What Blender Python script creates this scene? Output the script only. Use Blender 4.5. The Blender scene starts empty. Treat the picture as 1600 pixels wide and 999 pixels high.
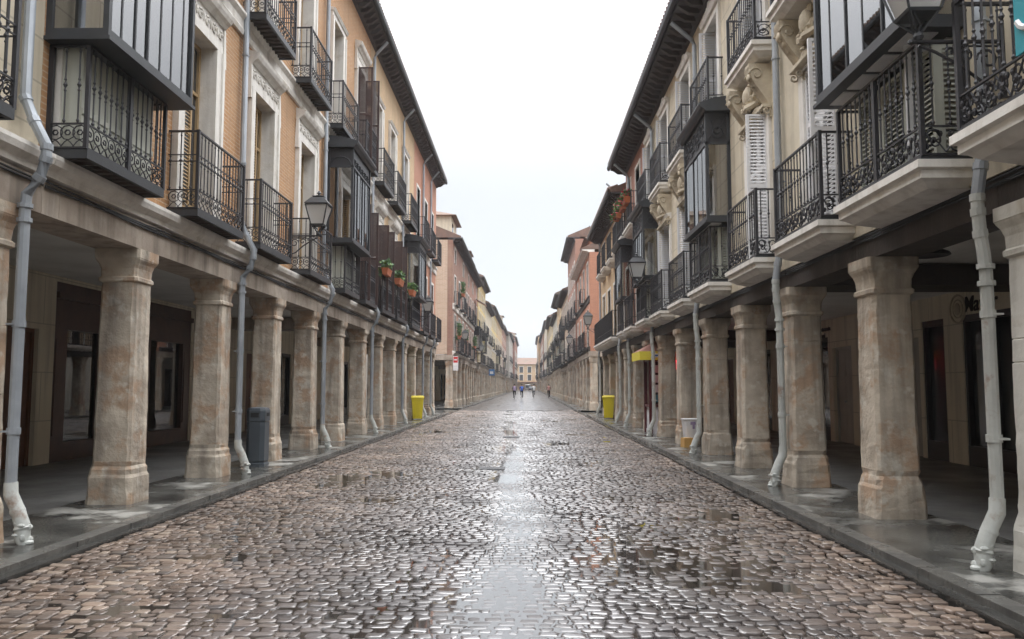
import bpy, bmesh, math, random
import numpy as np
from math import radians, sin, cos, pi
random.seed(7); NR = np.random.default_rng(7)
S = bpy.context.scene
# ------------------------------------------------------------ camera
cam = bpy.data.objects.new('camera', bpy.data.cameras.new('camera'))
S.collection.objects.link(cam); S.camera = cam
cam.location = (0, 0, 1.55)
cam.rotation_euler = (radians(94.76), 0, radians(.92))
cam.data.lens = 28; cam.data.sensor_width = 36
cam.data.clip_start = .05; cam.data.clip_end = 3000
# ------------------------------------------------------------ world: overcast, brighter towards the zenith
SUN_EL, SUN_AZ = 62, 15
w = bpy.data.worlds.new('World'); S.world = w; w.use_nodes = True
nt = w.node_tree; nt.nodes.clear()
def wn(t, **k):
    n = nt.nodes.new(t)
    for a, b in k.items(): setattr(n, a, b)
    return n
sky = wn('ShaderNodeTexSky', sky_type='NISHITA', sun_disc=False)
sky.sun_elevation = radians(SUN_EL); sky.sun_rotation = radians(SUN_AZ); sky.air_density = 1.5; sky.dust_density = 3
geo = wn('ShaderNodeNewGeometry'); sep = wn('ShaderNodeSeparateXYZ')
tc = wn('ShaderNodeTexCoord'); nt.links.new(tc.outputs['Generated'], sep.inputs[0])
mz = wn('ShaderNodeMapRange', interpolation_type='SMOOTHSTEP'); mz.inputs[1].default_value = .22; mz.inputs[2].default_value = 1
mz.inputs[3].default_value = 5.0; mz.inputs[4].default_value = 33.0
nt.links.new(sep.outputs[2], mz.inputs[0])
cl = wn('ShaderNodeTexNoise'); cl.inputs['Scale'].default_value = 1.6; cl.inputs['Detail'].default_value = 4
nt.links.new(tc.outputs['Generated'], cl.inputs['Vector'])
cr = wn('ShaderNodeMapRange'); cr.inputs[1].default_value = .3; cr.inputs[2].default_value = .7
cr.inputs[3].default_value = .93; cr.inputs[4].default_value = 1.03
nt.links.new(cl.outputs['Fac'], cr.inputs[0])
mu = wn('ShaderNodeMath', operation='MULTIPLY'); nt.links.new(mz.outputs[0], mu.inputs[0]); nt.links.new(cr.outputs[0], mu.inputs[1])
ramp = wn('ShaderNodeValToRGB')
ramp.color_ramp.elements[0].color = (.86, .93, 1, 1); ramp.color_ramp.elements[1].position = .45; ramp.color_ramp.elements[1].color = (.955, .965, 1, 1)
nt.links.new(sep.outputs[2], ramp.inputs[0])
vm = wn('ShaderNodeVectorMath', operation='SCALE'); nt.links.new(ramp.outputs[0], vm.inputs[0]); nt.links.new(mu.outputs[0], vm.inputs[3])
mx = wn('ShaderNodeMix', data_type='RGBA'); mx.inputs[0].default_value = .93
nt.links.new(sky.outputs[0], mx.inputs[6]); nt.links.new(vm.outputs[0], mx.inputs[7])
bg = wn('ShaderNodeBackground'); bg.inputs[1].default_value = .1
nt.links.new(mx.outputs[2], bg.inputs[0])
wo = wn('ShaderNodeOutputWorld'); nt.links.new(bg.outputs[0], wo.inputs[0])
sl = bpy.data.lights.new('sun', 'SUN'); sl.energy = 1.15; sl.angle = radians(50); sl.color = (1, .97, .92)
so = bpy.data.objects.new('sun', sl); S.collection.objects.link(so)
so.rotation_euler = (radians(90 - SUN_EL), 0, radians(-SUN_AZ + 180)); so.location = (0, 0, 60)
S.view_settings.view_transform = 'Standard'; S.view_settings.look = 'None'; S.view_settings.gamma = 1
S.view_settings.exposure = .95
S.cycles.max_bounces = 7; S.cycles.diffuse_bounces = 4; S.cycles.glossy_bounces = 4; S.cycles.transmission_bounces = 4; S.cycles.transparent_max_bounces = 10
S.cycles.caustics_reflective = False; S.cycles.caustics_refractive = False
S.cycles.use_denoising = True

# ------------------------------------------------------------ materials
M = {}
def mat(name, c1, c2=None, rough=.8, scale=3., detail=5, bump=0., bscale=30., c3=None, s3=.6, m3=(.45, .7), streak=None, brick=None,
        spec=.5, metal=0., rvar=None, pores=None, split=None):
    """c1/c2 noise mix, c3 larger stains, streak=(colour, amount) vertical run marks, brick=(mortar, w, h)."""
    m = bpy.data.materials.new(name); m.use_nodes = True; M[name] = m
    t = m.node_tree; N = t.nodes; L = t.links; b = N['Principled BSDF']
    def n(ty, **k):
        x = N.new(ty)
        for a, v in k.items(): setattr(x, a, v)
        return x
    tc = n('ShaderNodeTexCoord'); oi = n('ShaderNodeObjectInfo')
    off = n('ShaderNodeVectorMath', operation='SCALE'); off.inputs[0].default_value = (37, 91, 53); L.new(oi.outputs['Random'], off.inputs[3])
    ad = n('ShaderNodeVectorMath', operation='ADD'); L.new(tc.outputs['Object'], ad.inputs[0]); L.new(off.outputs[0], ad.inputs[1])
    V = ad.outputs[0]
    def noise(sc, det=5, vec=V, rg=.55):
        x = n('ShaderNodeTexNoise'); x.inputs['Scale'].default_value = sc; x.inputs['Detail'].default_value = det; x.inputs['Roughness'].default_value = rg
        L.new(vec, x.inputs['Vector']); return x.outputs['Fac']
    def rng(src, a, c, lo=0., hi=1.):
        x = n('ShaderNodeMapRange'); x.inputs[1].default_value = a; x.inputs[2].default_value = c; x.inputs[3].default_value = lo; x.inputs[4].default_value = hi
        L.new(src, x.inputs[0]); return x.outputs[0]
    def mix(f, a, c, bt='MIX'):
        x = n('ShaderNodeMix', data_type='RGBA', blend_type=bt)
        if isinstance(f, float): x.inputs[0].default_value = f
        else: L.new(f, x.inputs[0])
        for i, v in ((6, a), (7, c)):
            if isinstance(v, tuple): x.inputs[i].default_value = (*v, 1)
            else: L.new(v, x.inputs[i])
        return x.outputs[2]
    c2 = c2 or tuple(v * .75 for v in c1)
    hgt = noise(bscale, 6)
    if brick:
        sp = n('ShaderNodeSeparateXYZ'); L.new(tc.outputs['Object'], sp.inputs[0])
        s_ = n('ShaderNodeMath', operation='ADD'); L.new(sp.outputs[0], s_.inputs[0]); L.new(sp.outputs[1], s_.inputs[1])
        cb = n('ShaderNodeCombineXYZ'); L.new(s_.outputs[0], cb.inputs[0]); L.new(sp.outputs[2], cb.inputs[1])
        bt = n('ShaderNodeTexBrick'); L.new(cb.outputs[0], bt.inputs['Vector'])
        bt.inputs['Color1'].default_value = (*c1, 1); bt.inputs['Color2'].default_value = (*c2, 1); bt.inputs['Mortar'].default_value = (*brick[0], 1)
        bt.inputs['Scale'].default_value = 1; bt.inputs['Brick Width'].default_value = brick[1]; bt.inputs['Row Height'].default_value = brick[2]
        bt.inputs['Mortar Size'].default_value = brick[2] * .13; bt.inputs['Mortar Smooth'].default_value = .3; bt.inputs['Bias'].default_value = -.1
        col = mix(rng(noise(scale, detail), .3, .75, 0, .5), bt.outputs['Color'], tuple(v * .8 for v in c1))
        hh = n('ShaderNodeMath', operation='MULTIPLY_ADD'); L.new(bt.outputs['Fac'], hh.inputs[0]); hh.inputs[1].default_value = -1.2; L.new(hgt, hh.inputs[2]); hgt = hh.outputs[0]
    else:
        col = mix(rng(noise(scale, detail), .32, .68), c1, c2)
    if c3:
        col = mix(rng(noise(s3, 6, rg=.65), m3[0], m3[1], 0, .85), col, c3)
    if pores:
        col = mix(rng(noise(pores[1], 3), .58, .68, 0, pores[2]), col, pores[0])
    if streak:
        mp = n('ShaderNodeMapping'); L.new(V, mp.inputs[0]); mp.inputs['Scale'].default_value = (5, 5, .35)
        col = mix(rng(noise(1, 5, mp.outputs[0]), .48, .78, 0, streak[1]), col, streak[0])
    if split:   # rusticated courses cut into a rendered wall
        sp = n('ShaderNodeSeparateXYZ'); L.new(tc.outputs['Object'], sp.inputs[0])
        s_ = n('ShaderNodeMath', operation='ADD'); L.new(sp.outputs[0], s_.inputs[0]); L.new(sp.outputs[1], s_.inputs[1])
        cb = n('ShaderNodeCombineXYZ'); L.new(s_.outputs[0], cb.inputs[0]); L.new(sp.outputs[2], cb.inputs[1])
        bt = n('ShaderNodeTexBrick'); L.new(cb.outputs[0], bt.inputs['Vector']); bt.inputs['Scale'].default_value = 1
        bt.inputs['Brick Width'].default_value = split[0]; bt.inputs['Row Height'].default_value = split[1]; bt.inputs['Mortar Size'].default_value = .012
        bt.inputs['Mortar Smooth'].default_value = .2
        col = mix(rng(bt.outputs['Fac'], 0, 1, 0, .55), col, tuple(v * .45 for v in c1))
    L.new(col, b.inputs['Base Color'])
    b.inputs['Metallic'].default_value = metal
    b.inputs['Specular IOR Level'].default_value = spec
    if rvar: L.new(rng(noise(rvar[2], 5), .35, .65, rvar[0], rvar[1]), b.inputs['Roughness'])
    else: b.inputs['Roughness'].default_value = rough
    if bump:
        bp = n('ShaderNodeBump'); bp.inputs['Strength'].default_value = bump; bp.inputs['Distance'].default_value = .02
        L.new(hgt, bp.inputs['Height']); L.new(bp.outputs[0], b.inputs['Normal'])
    return m
mat('brick_ochre', (.50, .27, .12), (.40, .205, .088), brick=((.60, .47, .34), .27, .066), bump=.5, scale=1.1, streak=((.26, .17, .10), .35), c3=(.44, .27, .15), s3=.8)
mat('brick_red', (.37, .16, .11), (.29, .12, .085), brick=((.42, .3, .24), .27, .065), bump=.25, scale=1., streak=((.2, .1, .08), .4), c3=(.38, .2, .15))
mat('brick_dark', (.30, .15, .105), (.22, .11, .08), brick=((.36, .27, .21), .27, .065), bump=.25, scale=1., streak=((.14, .09, .07), .4), c3=(.36, .24, .17))
mat('brick_pale', (.56, .42, .30), (.48, .345, .24), brick=((.60, .5, .42), .30, .085), bump=.25, scale=1., streak=((.3, .2, .16), .3))
mat('brick_orange', (.46, .21, .125), (.38, .165, .10), brick=((.5, .3, .22), .27, .065), bump=.2, scale=.8, streak=((.3, .14, .1), .3))
mat('plaster_cream', (.66, .59, .455), (.58, .515, .395), bump=.2, streak=((.34, .29, .22), .65), c3=(.50, .44, .34), s3=.9, m3=(.5, .66))
mat('plaster_rust', (.66, .59, .455), (.57, .50, .38), bump=.2, streak=((.34, .29, .22), .65), split=(1.1, .46))
mat('plaster_yellow', (.66, .52, .24), (.6, .46, .2), bump=.12, streak=((.35, .28, .16), .5), c3=(.55, .42, .2))
mat('plaster_ochre', (.58, .42, .25), (.5, .36, .21), bump=.12, streak=((.3, .23, .15), .5), c3=(.48, .34, .2))
mat('plaster_rose', (.36, .20, .145), (.30, .165, .12), bump=.12, streak=((.3, .17, .13), .5))
mat('plaster_grey', (.50, .48, .43), (.42, .40, .36), bump=.12, streak=((.25, .24, .21), .5))
mat('stone_trim', (.80, .775, .72), (.70, .67, .62), bump=.22, streak=((.34, .30, .25), .6), scale=4, c3=(.58, .53, .45), s3=1.8, m3=(.56, .68))
mat('stone_beam', (.40, .335, .27), (.28, .23, .185), bump=.35, scale=1.2, bscale=12, streak=((.11, .09, .07), .85), c3=(.50, .44, .37), s3=1.6)
mat('stone_column', (.64, .565, .46), (.36, .30, .235), bump=.8, bscale=11, scale=2.2, detail=9, c3=(.43, .29, .19), s3=1.9, m3=(.50, .60),
    streak=((.12, .105, .09), .8), pores=((.62, .58, .50), 6., .7), rough=.85)
mat('stone_carved', (.60, .53, .40), (.45, .38, .28), bump=.5, bscale=30, scale=5, streak=((.28, .24, .18), .6))
mat('timber_dark', (.055, .042, .035), (.03, .024, .02), bump=.4, bscale=20, scale=2, rough=.7, streak=((.10, .085, .07), .6))
mat('iron', (.022, .022, .026), (.034, .033, .037), rough=.45, scale=6, bump=.1, spec=.5)
mat('iron_grey', (.038, .041, .046), (.028, .030, .033), rough=.5, scale=5, bump=.1)
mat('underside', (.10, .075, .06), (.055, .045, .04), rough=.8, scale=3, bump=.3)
mat('zinc', (.38, .41, .44), (.27, .295, .32), rough=.45, metal=.3, scale=2.5, bump=.08, streak=((.16, .16, .16), .5))
mat('iron_painted', (.55, .57, .54), (.42, .435, .41), rough=.5, scale=4, bump=.3, c3=(.26, .17, .12), s3=3.2, m3=(.57, .68), streak=((.20, .18, .15), .45))
mat('tile_clay', (.22, .135, .10), (.15, .10, .08), rough=.9, scale=3, bump=.5, bscale=9, c3=(.13, .12, .09))
mat('eave_wood', (.085, .07, .066), (.055, .047, .045), rough=.75, scale=3, bump=.2)
mat('wood_shop', (.10, .045, .03), (.06, .028, .019), rough=.4, scale=3, bump=.15)
mat('wood_black', (.02, .018, .017), (.03, .026, .024), rough=.4, scale=3)
mat('wood_door', (.17, .07, .032), (.12, .05, .024), rough=.5, scale=3, bump=.2)
mat('wood_tan', (.42, .29, .15), (.35, .24, .12), rough=.6, scale=6)
mat('wood_brown', (.065, .032, .026), (.045, .024, .02), rough=.55, scale=6)
mat('paint_white', (.76, .76, .77), (.70, .70, .71), rough=.45, scale=6, streak=((.45, .44, .42), .25))
mat('panel_pale', (.50, .51, .44), (.44, .45, .39), rough=.6, scale=3, streak=((.25, .25, .2), .4))
mat('ceiling', (.80, .79, .76), (.73, .72, .69), rough=.9, scale=1, c3=(.54, .52, .48))
mat('wall_arcade', (.76, .69, .54), (.68, .61, .48), rough=.85, scale=1, bump=.1, streak=((.24, .2, .16), .5), split=(1.4, .9))
mat('pavement', (.115, .115, .105), (.035, .035, .033), scale=1.8, detail=8, rvar=(.05, .42, 1.1), bump=.22, bscale=25, c3=(.34, .335, .31), s3=1.1, m3=(.55, .62), split=(1.2, .75))
mat('arcade_floor', (.17, .17, .165), (.12, .12, .117), scale=1.5, rvar=(.3, .6, 1.1), bump=.08, c3=(.19, .19, .18), s3=.8, split=(.9, .6))
mat('stone_painted', (.70, .68, .62), (.60, .58, .53), bump=.5, bscale=11, scale=2.2, streak=((.30, .27, .22), .6), c3=(.50, .44, .35), s3=1.6, m3=(.55, .68))
mat('kerb', (.15, .147, .135), (.06, .058, .054), scale=2, rvar=(.15, .5, 2), bump=.3, bscale=20, split=(1.0, 3.0))
mat('gutter', (.035, .035, .033), (.055, .054, .05), scale=1.5, rvar=(.06, .3, 1.2), bump=.15, bscale=18)
mat('mortar', (.035, .03, .026), (.05, .043, .037), scale=3, rvar=(.03, .14, .9), bump=.03, bscale=6)
mat('asphalt', (.07, .068, .065), (.05, .05, .048), scale=1, rvar=(.2, .5, 1))
mat('plastic_yellow', (.74, .60, .015), (.68, .55, .012), rough=.4, scale=2, streak=((.4, .34, .05), .3))
mat('plastic_grey', (.065, .078, .09), (.055, .066, .078), rough=.38, scale=3)
mat('terracotta', (.48, .15, .06), (.4, .12, .05), rough=.8)
mat('leaf', (.07, .15, .05), (.045, .10, .04), rough=.6, scale=10)
mat('leaf_light', (.14, .26, .05), (.09, .18, .04), rough=.6, scale=10)
mat('flower', (.50, .02, .06), (.4, .02, .05), rough=.6)
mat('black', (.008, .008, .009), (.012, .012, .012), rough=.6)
mat('letter', (.03, .026, .02), rough=.6)
mat('sign_blue', (.05, .20, .48), rough=.4)
mat('sign_red', (.62, .02, .02), rough=.4)
mat('sign_white', (.78, .78, .78), rough=.4)
mat('awning_yellow', (.74, .64, .06), (.68, .58, .05), rough=.6, scale=2, streak=((.45, .4, .1), .3))
mat('awning_top', (.33, .16, .12), (.27, .13, .1), rough=.8)
mat('maroon', (.10, .012, .015), rough=.4)
mat('turquoise', (.02, .30, .36), (.015, .26, .32), rough=.5)
mat('skin', (.50, .30, .21), (.45, .27, .19), rough=.6)
mat('cloth_blue', (.01, .10, .52), rough=.8); mat('cloth_lilac', (.34, .27, .42), rough=.8); mat('cloth_white', (.72, .72, .72), rough=.8)
mat('cloth_black', (.012, .012, .014), rough=.8); mat('cloth_rose', (.42, .2, .17), rough=.8); mat('rubber', (.015, .015, .015), rough=.7)
mat('car_blue', (.02, .03, .07), rough=.25); mat('car_white', (.75, .75, .75), rough=.25)
mat('cardboard', (.55, .32, .10), (.48, .28, .09), rough=.8)
def simple(name, **k):
    m = bpy.data.materials.new(name); m.use_nodes = True; M[name] = m
    b = m.node_tree.nodes['Principled BSDF']
    for a, v in k.items(): b.inputs[a.replace('_', ' ')].default_value = v
    return m
simple('pane_dark', Base_Color=(.045, .05, .052, 1), Roughness=.04, Specular_IOR_Level=.6)
simple('magazines', Base_Color=(.05, .16, .2, 1), Roughness=.5)
simple('red_light', Base_Color=(.8, .02, .04, 1), Emission_Color=(1, .02, .06, 1), Emission_Strength=1.4)
def glassmat(name, tint, ior):
    m = bpy.data.materials.new(name); m.use_nodes = True; M[name] = m
    t = m.node_tree; t.nodes.clear()
    o = t.nodes.new('ShaderNodeOutputMaterial'); a = t.nodes.new('ShaderNodeBsdfTransparent'); g = t.nodes.new('ShaderNodeBsdfGlossy'); f = t.nodes.new('ShaderNodeFresnel'); x = t.nodes.new('ShaderNodeMixShader')
    a.inputs[0].default_value = (*tint, 1); g.inputs['Roughness'].default_value = .015; f.inputs[0].default_value = ior
    t.links.new(f.outputs[0], x.inputs[0]); t.links.new(a.outputs[0], x.inputs[1]); t.links.new(g.outputs[0], x.inputs[2]); t.links.new(x.outputs[0], o.inputs[0])
glassmat('glass', (.66, .72, .70), 4.6)
glassmat('glass_shop', (.62, .66, .64), 1.9)
q_ = M['mortar'].node_tree.nodes['Principled BSDF']; q_.inputs['Coat Weight'].default_value = 1; q_.inputs['Coat IOR'].default_value = 2.3; q_.inputs['Coat Roughness'].default_value = .03
def lampglass():
    m = bpy.data.materials.new('lamp_glass'); m.use_nodes = True; M['lamp_glass'] = m
    b = m.node_tree.nodes['Principled BSDF']; b.inputs['Base Color'].default_value = (.62, .62, .60, 1); b.inputs['Roughness'].default_value = .3
    b.inputs['Transmission Weight'].default_value = .35
lampglass()
# wet cobbles: every stone has its own tone
def stonemat(name, far=False):
    m = bpy.data.materials.new(name); m.use_nodes = True; M[name] = m
    t = m.node_tree; N = t.nodes; L = t.links; b = N['Principled BSDF']
    def n(ty, **k):
        x = N.new(ty)
        for a, v in k.items(): setattr(x, a, v)
        return x
    tc = n('ShaderNodeTexCoord'); V = tc.outputs['Object']
    if far:
        mp = n('ShaderNodeMapping'); L.new(V, mp.inputs[0]); mp.inputs['Scale'].default_value = (6.2, 7.6, 1)
        vo = n('ShaderNodeTexVoronoi'); L.new(mp.outputs[0], vo.inputs['Vector']); vo.inputs['Scale'].default_value = 1; vo.inputs['Randomness'].default_value = .55
        rs = n('ShaderNodeSeparateColor'); L.new(vo.outputs['Color'], rs.inputs[0]); rnd = rs.outputs[0]
    else:
        at = n('ShaderNodeAttribute', attribute_name='rnd'); rnd = at.outputs['Fac']
    r = n('ShaderNodeValToRGB'); L.new(rnd, r.inputs[0]); e = r.color_ramp.elements
    k_ = .5 if far else 1
    e[0].color = (.065 * k_, .054 * k_, .047 * k_, 1); e[1].color = (.27 * k_, .215 * k_, .17 * k_, 1)
    for p_, c in ((.25, (.165 * k_, .12 * k_, .093 * k_, 1)), (.5, (.115 * k_, .094 * k_, .08 * k_, 1)), (.8, (.215 * k_, .158 * k_, .122 * k_, 1))):
        q = e.new(p_); q.color = c
    no = n('ShaderNodeTexNoise'); no.inputs['Scale'].default_value = .55; no.inputs['Detail'].default_value = 5; L.new(V, no.inputs['Vector'])
    mr = n('ShaderNodeMapRange'); L.new(no.outputs['Fac'], mr.inputs[0]); mr.inputs[1].default_value = .38; mr.inputs[2].default_value = .62; mr.inputs[3].default_value = .55; mr.inputs[4].default_value = 1.12
    # middle stones painted cool grey for the sky's sheen; verges keep their brown
    sx = n('ShaderNodeSeparateXYZ'); L.new(V, sx.inputs[0])
    ax = n('ShaderNodeMath', operation='ADD'); L.new(sx.outputs[0], ax.inputs[0]); ax.inputs[1].default_value = .05
    ab = n('ShaderNodeMath', operation='ABSOLUTE'); L.new(ax.outputs[0], ab.inputs[0])
    ce = n('ShaderNodeMapRange'); L.new(ab.outputs[0], ce.inputs[0]); ce.inputs[1].default_value = .8; ce.inputs[2].default_value = 3.0; ce.inputs[3].default_value = .95; ce.inputs[4].default_value = 0
    mg = n('ShaderNodeMix', data_type='RGBA'); L.new(ce.outputs[0], mg.inputs[0]); L.new(r.outputs[0], mg.inputs[6]); mg.inputs[7].default_value = (.105, .097, .10, 1)
    vs = n('ShaderNodeVectorMath', operation='SCALE'); L.new(mg.outputs[2], vs.inputs[0]); L.new(mr.outputs[0], vs.inputs[3])
    L.new(vs.outputs[0], b.inputs['Base Color'])
    n2 = n('ShaderNodeTexNoise'); n2.inputs['Scale'].default_value = 1.7; n2.inputs['Detail'].default_value = 6; L.new(V, n2.inputs['Vector'])
    rr = n('ShaderNodeMapRange'); L.new(n2.outputs['Fac'], rr.inputs[0]); rr.inputs[1].default_value = .35; rr.inputs[2].default_value = .65; rr.inputs[3].default_value = .24; rr.inputs[4].default_value = .52
    L.new(rr.outputs[0], b.inputs['Roughness'])
    ctr = n('ShaderNodeMapRange', interpolation_type='SMOOTHSTEP'); L.new(ab.outputs[0], ctr.inputs[0]); ctr.inputs[1].default_value = .3; ctr.inputs[2].default_value = 2.6; ctr.inputs[3].default_value = 1.; ctr.inputs[4].default_value = .14
    cw = n('ShaderNodeMapRange'); L.new(n2.outputs['Fac'], cw.inputs[0]); cw.inputs[1].default_value = .62; cw.inputs[2].default_value = .40; cw.inputs[3].default_value = .15; cw.inputs[4].default_value = 1.
    cm_ = n('ShaderNodeMath', operation='MULTIPLY'); L.new(cw.outputs[0], cm_.inputs[0]); L.new(ctr.outputs[0], cm_.inputs[1]); L.new(cm_.outputs[0], b.inputs['Coat Weight']); b.inputs['Coat Roughness'].default_value = .2 if not far else .17; b.inputs['Coat IOR'].default_value = 2.15; b.inputs['Coat Tint'].default_value = (1, 1, 1, 1)
    n3 = n('ShaderNodeTexNoise'); n3.inputs['Scale'].default_value = 45; n3.inputs['Detail'].default_value = 4; L.new(V, n3.inputs['Vector'])
    bp = n('ShaderNodeBump'); bp.inputs['Strength'].default_value = .45; bp.inputs['Distance'].default_value = .006
    L.new(n3.outputs['Fac'], bp.inputs['Height'])
    if far:
        b2 = n('ShaderNodeBump'); b2.inputs['Strength'].default_value = .22; b2.inputs['Distance'].default_value = .02; b2.invert = True
        L.new(vo.outputs['Distance'], b2.inputs['Height']); L.new(bp.outputs[0], b2.inputs['Normal']); bp = b2
    L.new(bp.outputs[0], b.inputs['Normal'])
stonemat('cobble'); stonemat('cobble_far', True)

# ------------------------------------------------------------ mesh builder; u runs along the street, p out from the wall towards the street
class MB:
    def __init__(s, side=-1): s.v = []; s.f = []; s.m = []; s.side = side; s.mi = 0; s.sm = False
    def pt(s, u, p, z): s.v.append((-s.side * p, u, z)); return len(s.v) - 1
    def face(s, idx): s.f.append(tuple(idx)); s.m.append(s.mi)
    def hexa(s, c):   # 8 corners, bottom ring then top ring
        i = [s.pt(*q) for q in c]
        for q in ((3, 2, 1, 0), (4, 5, 6, 7), (0, 1, 5, 4), (1, 2, 6, 5), (2, 3, 7, 6), (3, 0, 4, 7)): s.face([i[k] for k in q])
    def box(s, u0, u1, p0, p1, z0, z1):
        s.hexa([(u0, p0, z0), (u0, p1, z0), (u1, p1, z0), (u1, p0, z0), (u0, p0, z1), (u0, p1, z1), (u1, p1, z1), (u1, p0, z1)])
    def tbox(s, u0, u1, p0, p1, z0, z1, d=.02):   # box with a chamfered top
        s.hexa([(u0, p0, z0), (u0, p1, z0), (u1, p1, z0), (u1, p0, z0), (u0 + d, p0 + d, z1), (u0 + d, p1 - d, z1), (u1 - d, p1 - d, z1), (u1 - d, p0 + d, z1)])
    def tube(s, pts, r, n=5, caps=True):
        rings = []; P = [np.array(q, float) for q in pts]; K = len(P)
        rr = r if isinstance(r, (list, tuple)) else [r] * K
        for k in range(K):
            d = P[min(k + 1, K - 1)] - P[max(k - 1, 0)]; d /= (np.linalg.norm(d) + 1e-9)
            a = np.array((0, 0, 1.)) if abs(d[2]) < .9 else np.array((1., 0, 0))
            e1 = np.cross(d, a); e1 /= np.linalg.norm(e1); e2 = np.cross(d, e1)
            rings.append([s.pt(*(P[k] + rr[k] * (cos(2 * pi * j / n + .4) * e1 + sin(2 * pi * j / n + .4) * e2))) for j in range(n)])
        for k in range(K - 1):
            for j in range(n): s.face((rings[k][j], rings[k][(j + 1) % n], rings[k + 1][(j + 1) % n], rings[k + 1][j]))
        if caps: s.face(rings[0][::-1]); s.face(rings[-1])
    def ringp(s, u, p, z, R, r, n=10, ax='p', k=4, a0=0, a1=2 * pi):
        pts = []
        full = abs(a1 - a0 - 2 * pi) < 1e-3
        for j in range(n + 1):
            a = a0 + (a1 - a0) * j / n
            pts.append((u + R * cos(a), p, z + R * sin(a)) if ax == 'p' else (u, p + R * cos(a), z + R * sin(a)))
        s.tube(pts, r, k, caps=not full)
    def lathe(s, u, p, prof, n=8):
        R = [[s.pt(u + r * cos(2 * pi * j / n), p + r * sin(2 * pi * j / n), z) for j in range(n)] for r, z in prof]
        for k in range(len(R) - 1):
            for j in range(n): s.face((R[k][j], R[k][(j + 1) % n], R[k + 1][(j + 1) % n], R[k + 1][j]))
        s.face(R[0][::-1]); s.face(R[-1])
    def sq(s, u, p, prof, ch=.04, jit=0.):   # chamfered square sections, prof = [(half u, half p, z)]
        R = []; cc = [ch] * 4
        for hu, hp, z in prof:
            if jit > .003: cc = [(ch * random.choice((.8, 1, 1, 1.7)) + v * 2) / 3 for v in cc]
            c, d, e, f = [v * min(1, hu / .2) for v in cc]
            q = [(hu - c, -hp), (hu, -hp + c), (hu, hp - d), (hu - d, hp), (-hu + e, hp), (-hu, hp - e), (-hu, -hp + f), (-hu + f, -hp)]
            R.append([s.pt(u + a + random.uniform(-jit, jit), p + b + random.uniform(-jit, jit), z) for a, b in q])
        for k in range(len(R) - 1):
            for j in range(8): s.face((R[k][j], R[k][(j + 1) % 8], R[k + 1][(j + 1) % 8], R[k + 1][j]))
        s.face(R[0][::-1]); s.face(R[-1])
    def prof(s, pz, u0, u1, returns=False):   # polygon in (p, z) swept along u; mitred back to the wall when returns
        pz = [(a, b) for a, b in pz]; n = len(pz)
        d = [max(0, a) if returns else 0 for a, b in pz]
        A = [s.pt(u0 - d[i], a, b) for i, (a, b) in enumerate(pz)]; B = [s.pt(u1 + d[i], a, b) for i, (a, b) in enumerate(pz)]
        for j in range(n): s.face((A[j], B[j], B[(j + 1) % n], A[(j + 1) % n]))
        s.face(A[::-1]); s.face(B)
        return
    def poly(s, uz, p0, p1):
        A = [s.pt(a, p0, b) for a, b in uz]; B = [s.pt(a, p1, b) for a, b in uz]; n = len(uz)
        for j in range(n): s.face((A[j], A[(j + 1) % n], B[(j + 1) % n], B[j]))
        s.face(A[::-1]); s.face(B)
    def ball(s, u, p, z, a, b, c, n=7, m=5, jit=0):
        rows = []
        for i in range(1, m):
            th = pi * i / m
            rows.append([s.pt(u + a * sin(th) * cos(2 * pi * j / n) * (1 + random.uniform(-jit, jit)), p + b * sin(th) * sin(2 * pi * j / n) * (1 + random.uniform(-jit, jit)), z + c * cos(th)) for j in range(n)])
        t = s.pt(u, p, z + c); bt = s.pt(u, p, z - c)
        for j in range(n):
            s.face((t, rows[0][j], rows[0][(j + 1) % n])); s.face((bt, rows[-1][(j + 1) % n], rows[-1][j]))
            for i in range(m - 2): s.face((rows[i][j], rows[i + 1][j], rows[i + 1][(j + 1) % n], rows[i][(j + 1) % n]))
    def mesh(s, name, *mats, smooth=False, sharp=.7):
        me = bpy.data.meshes.new(name); me.from_pydata(s.v, [], s.f)
        for x in mats: me.materials.append(M[x])
        if len(mats) > 1: me.polygons.foreach_set('material_index', s.m)
        bm = bmesh.new(); bm.from_mesh(me); bmesh.ops.recalc_face_normals(bm, faces=bm.faces)
        if smooth:
            for f in bm.faces: f.smooth = True
            for e in bm.edges:
                if len(e.link_faces) == 2 and e.calc_face_angle(0) > sharp: e.smooth = False
        bm.to_mesh(me); bm.free(); me.update()
        return me
def obj(name, me, parent=None, loc=(0, 0, 0)):
    o = bpy.data.objects.new(name, me); S.collection.objects.link(o); o.parent = parent; o.location = loc
    return o
def thing(name, label, cat, loc=(0, 0, 0), rz=0, group=None, me=None):
    o = obj(name, me, None, loc); o.rotation_euler = (0, 0, rz); o['label'] = label; o['category'] = cat
    if group: o['group'] = group
    return o
def struct(name, me, loc=(0, 0, 0)):
    o = obj(name, me, None, loc); o['kind'] = 'structure'; return o
def place(parent, proto, loc):   # proto = (name, mesh, [(name, mesh), ...])
    o = obj(proto[0], proto[1], parent, loc)
    for n_, m_ in proto[2]: obj(n_, m_, o)
    return o
BEND = .006
def bend(y): return BEND * max(0, y - 45)
def add_sheet(name, pts, m, z):
    me = bpy.data.meshes.new(name); me.from_pydata([(x, y, z) for x, y in pts], [], [tuple(range(len(pts)))]); me.materials.append(M[m]); return me

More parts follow.
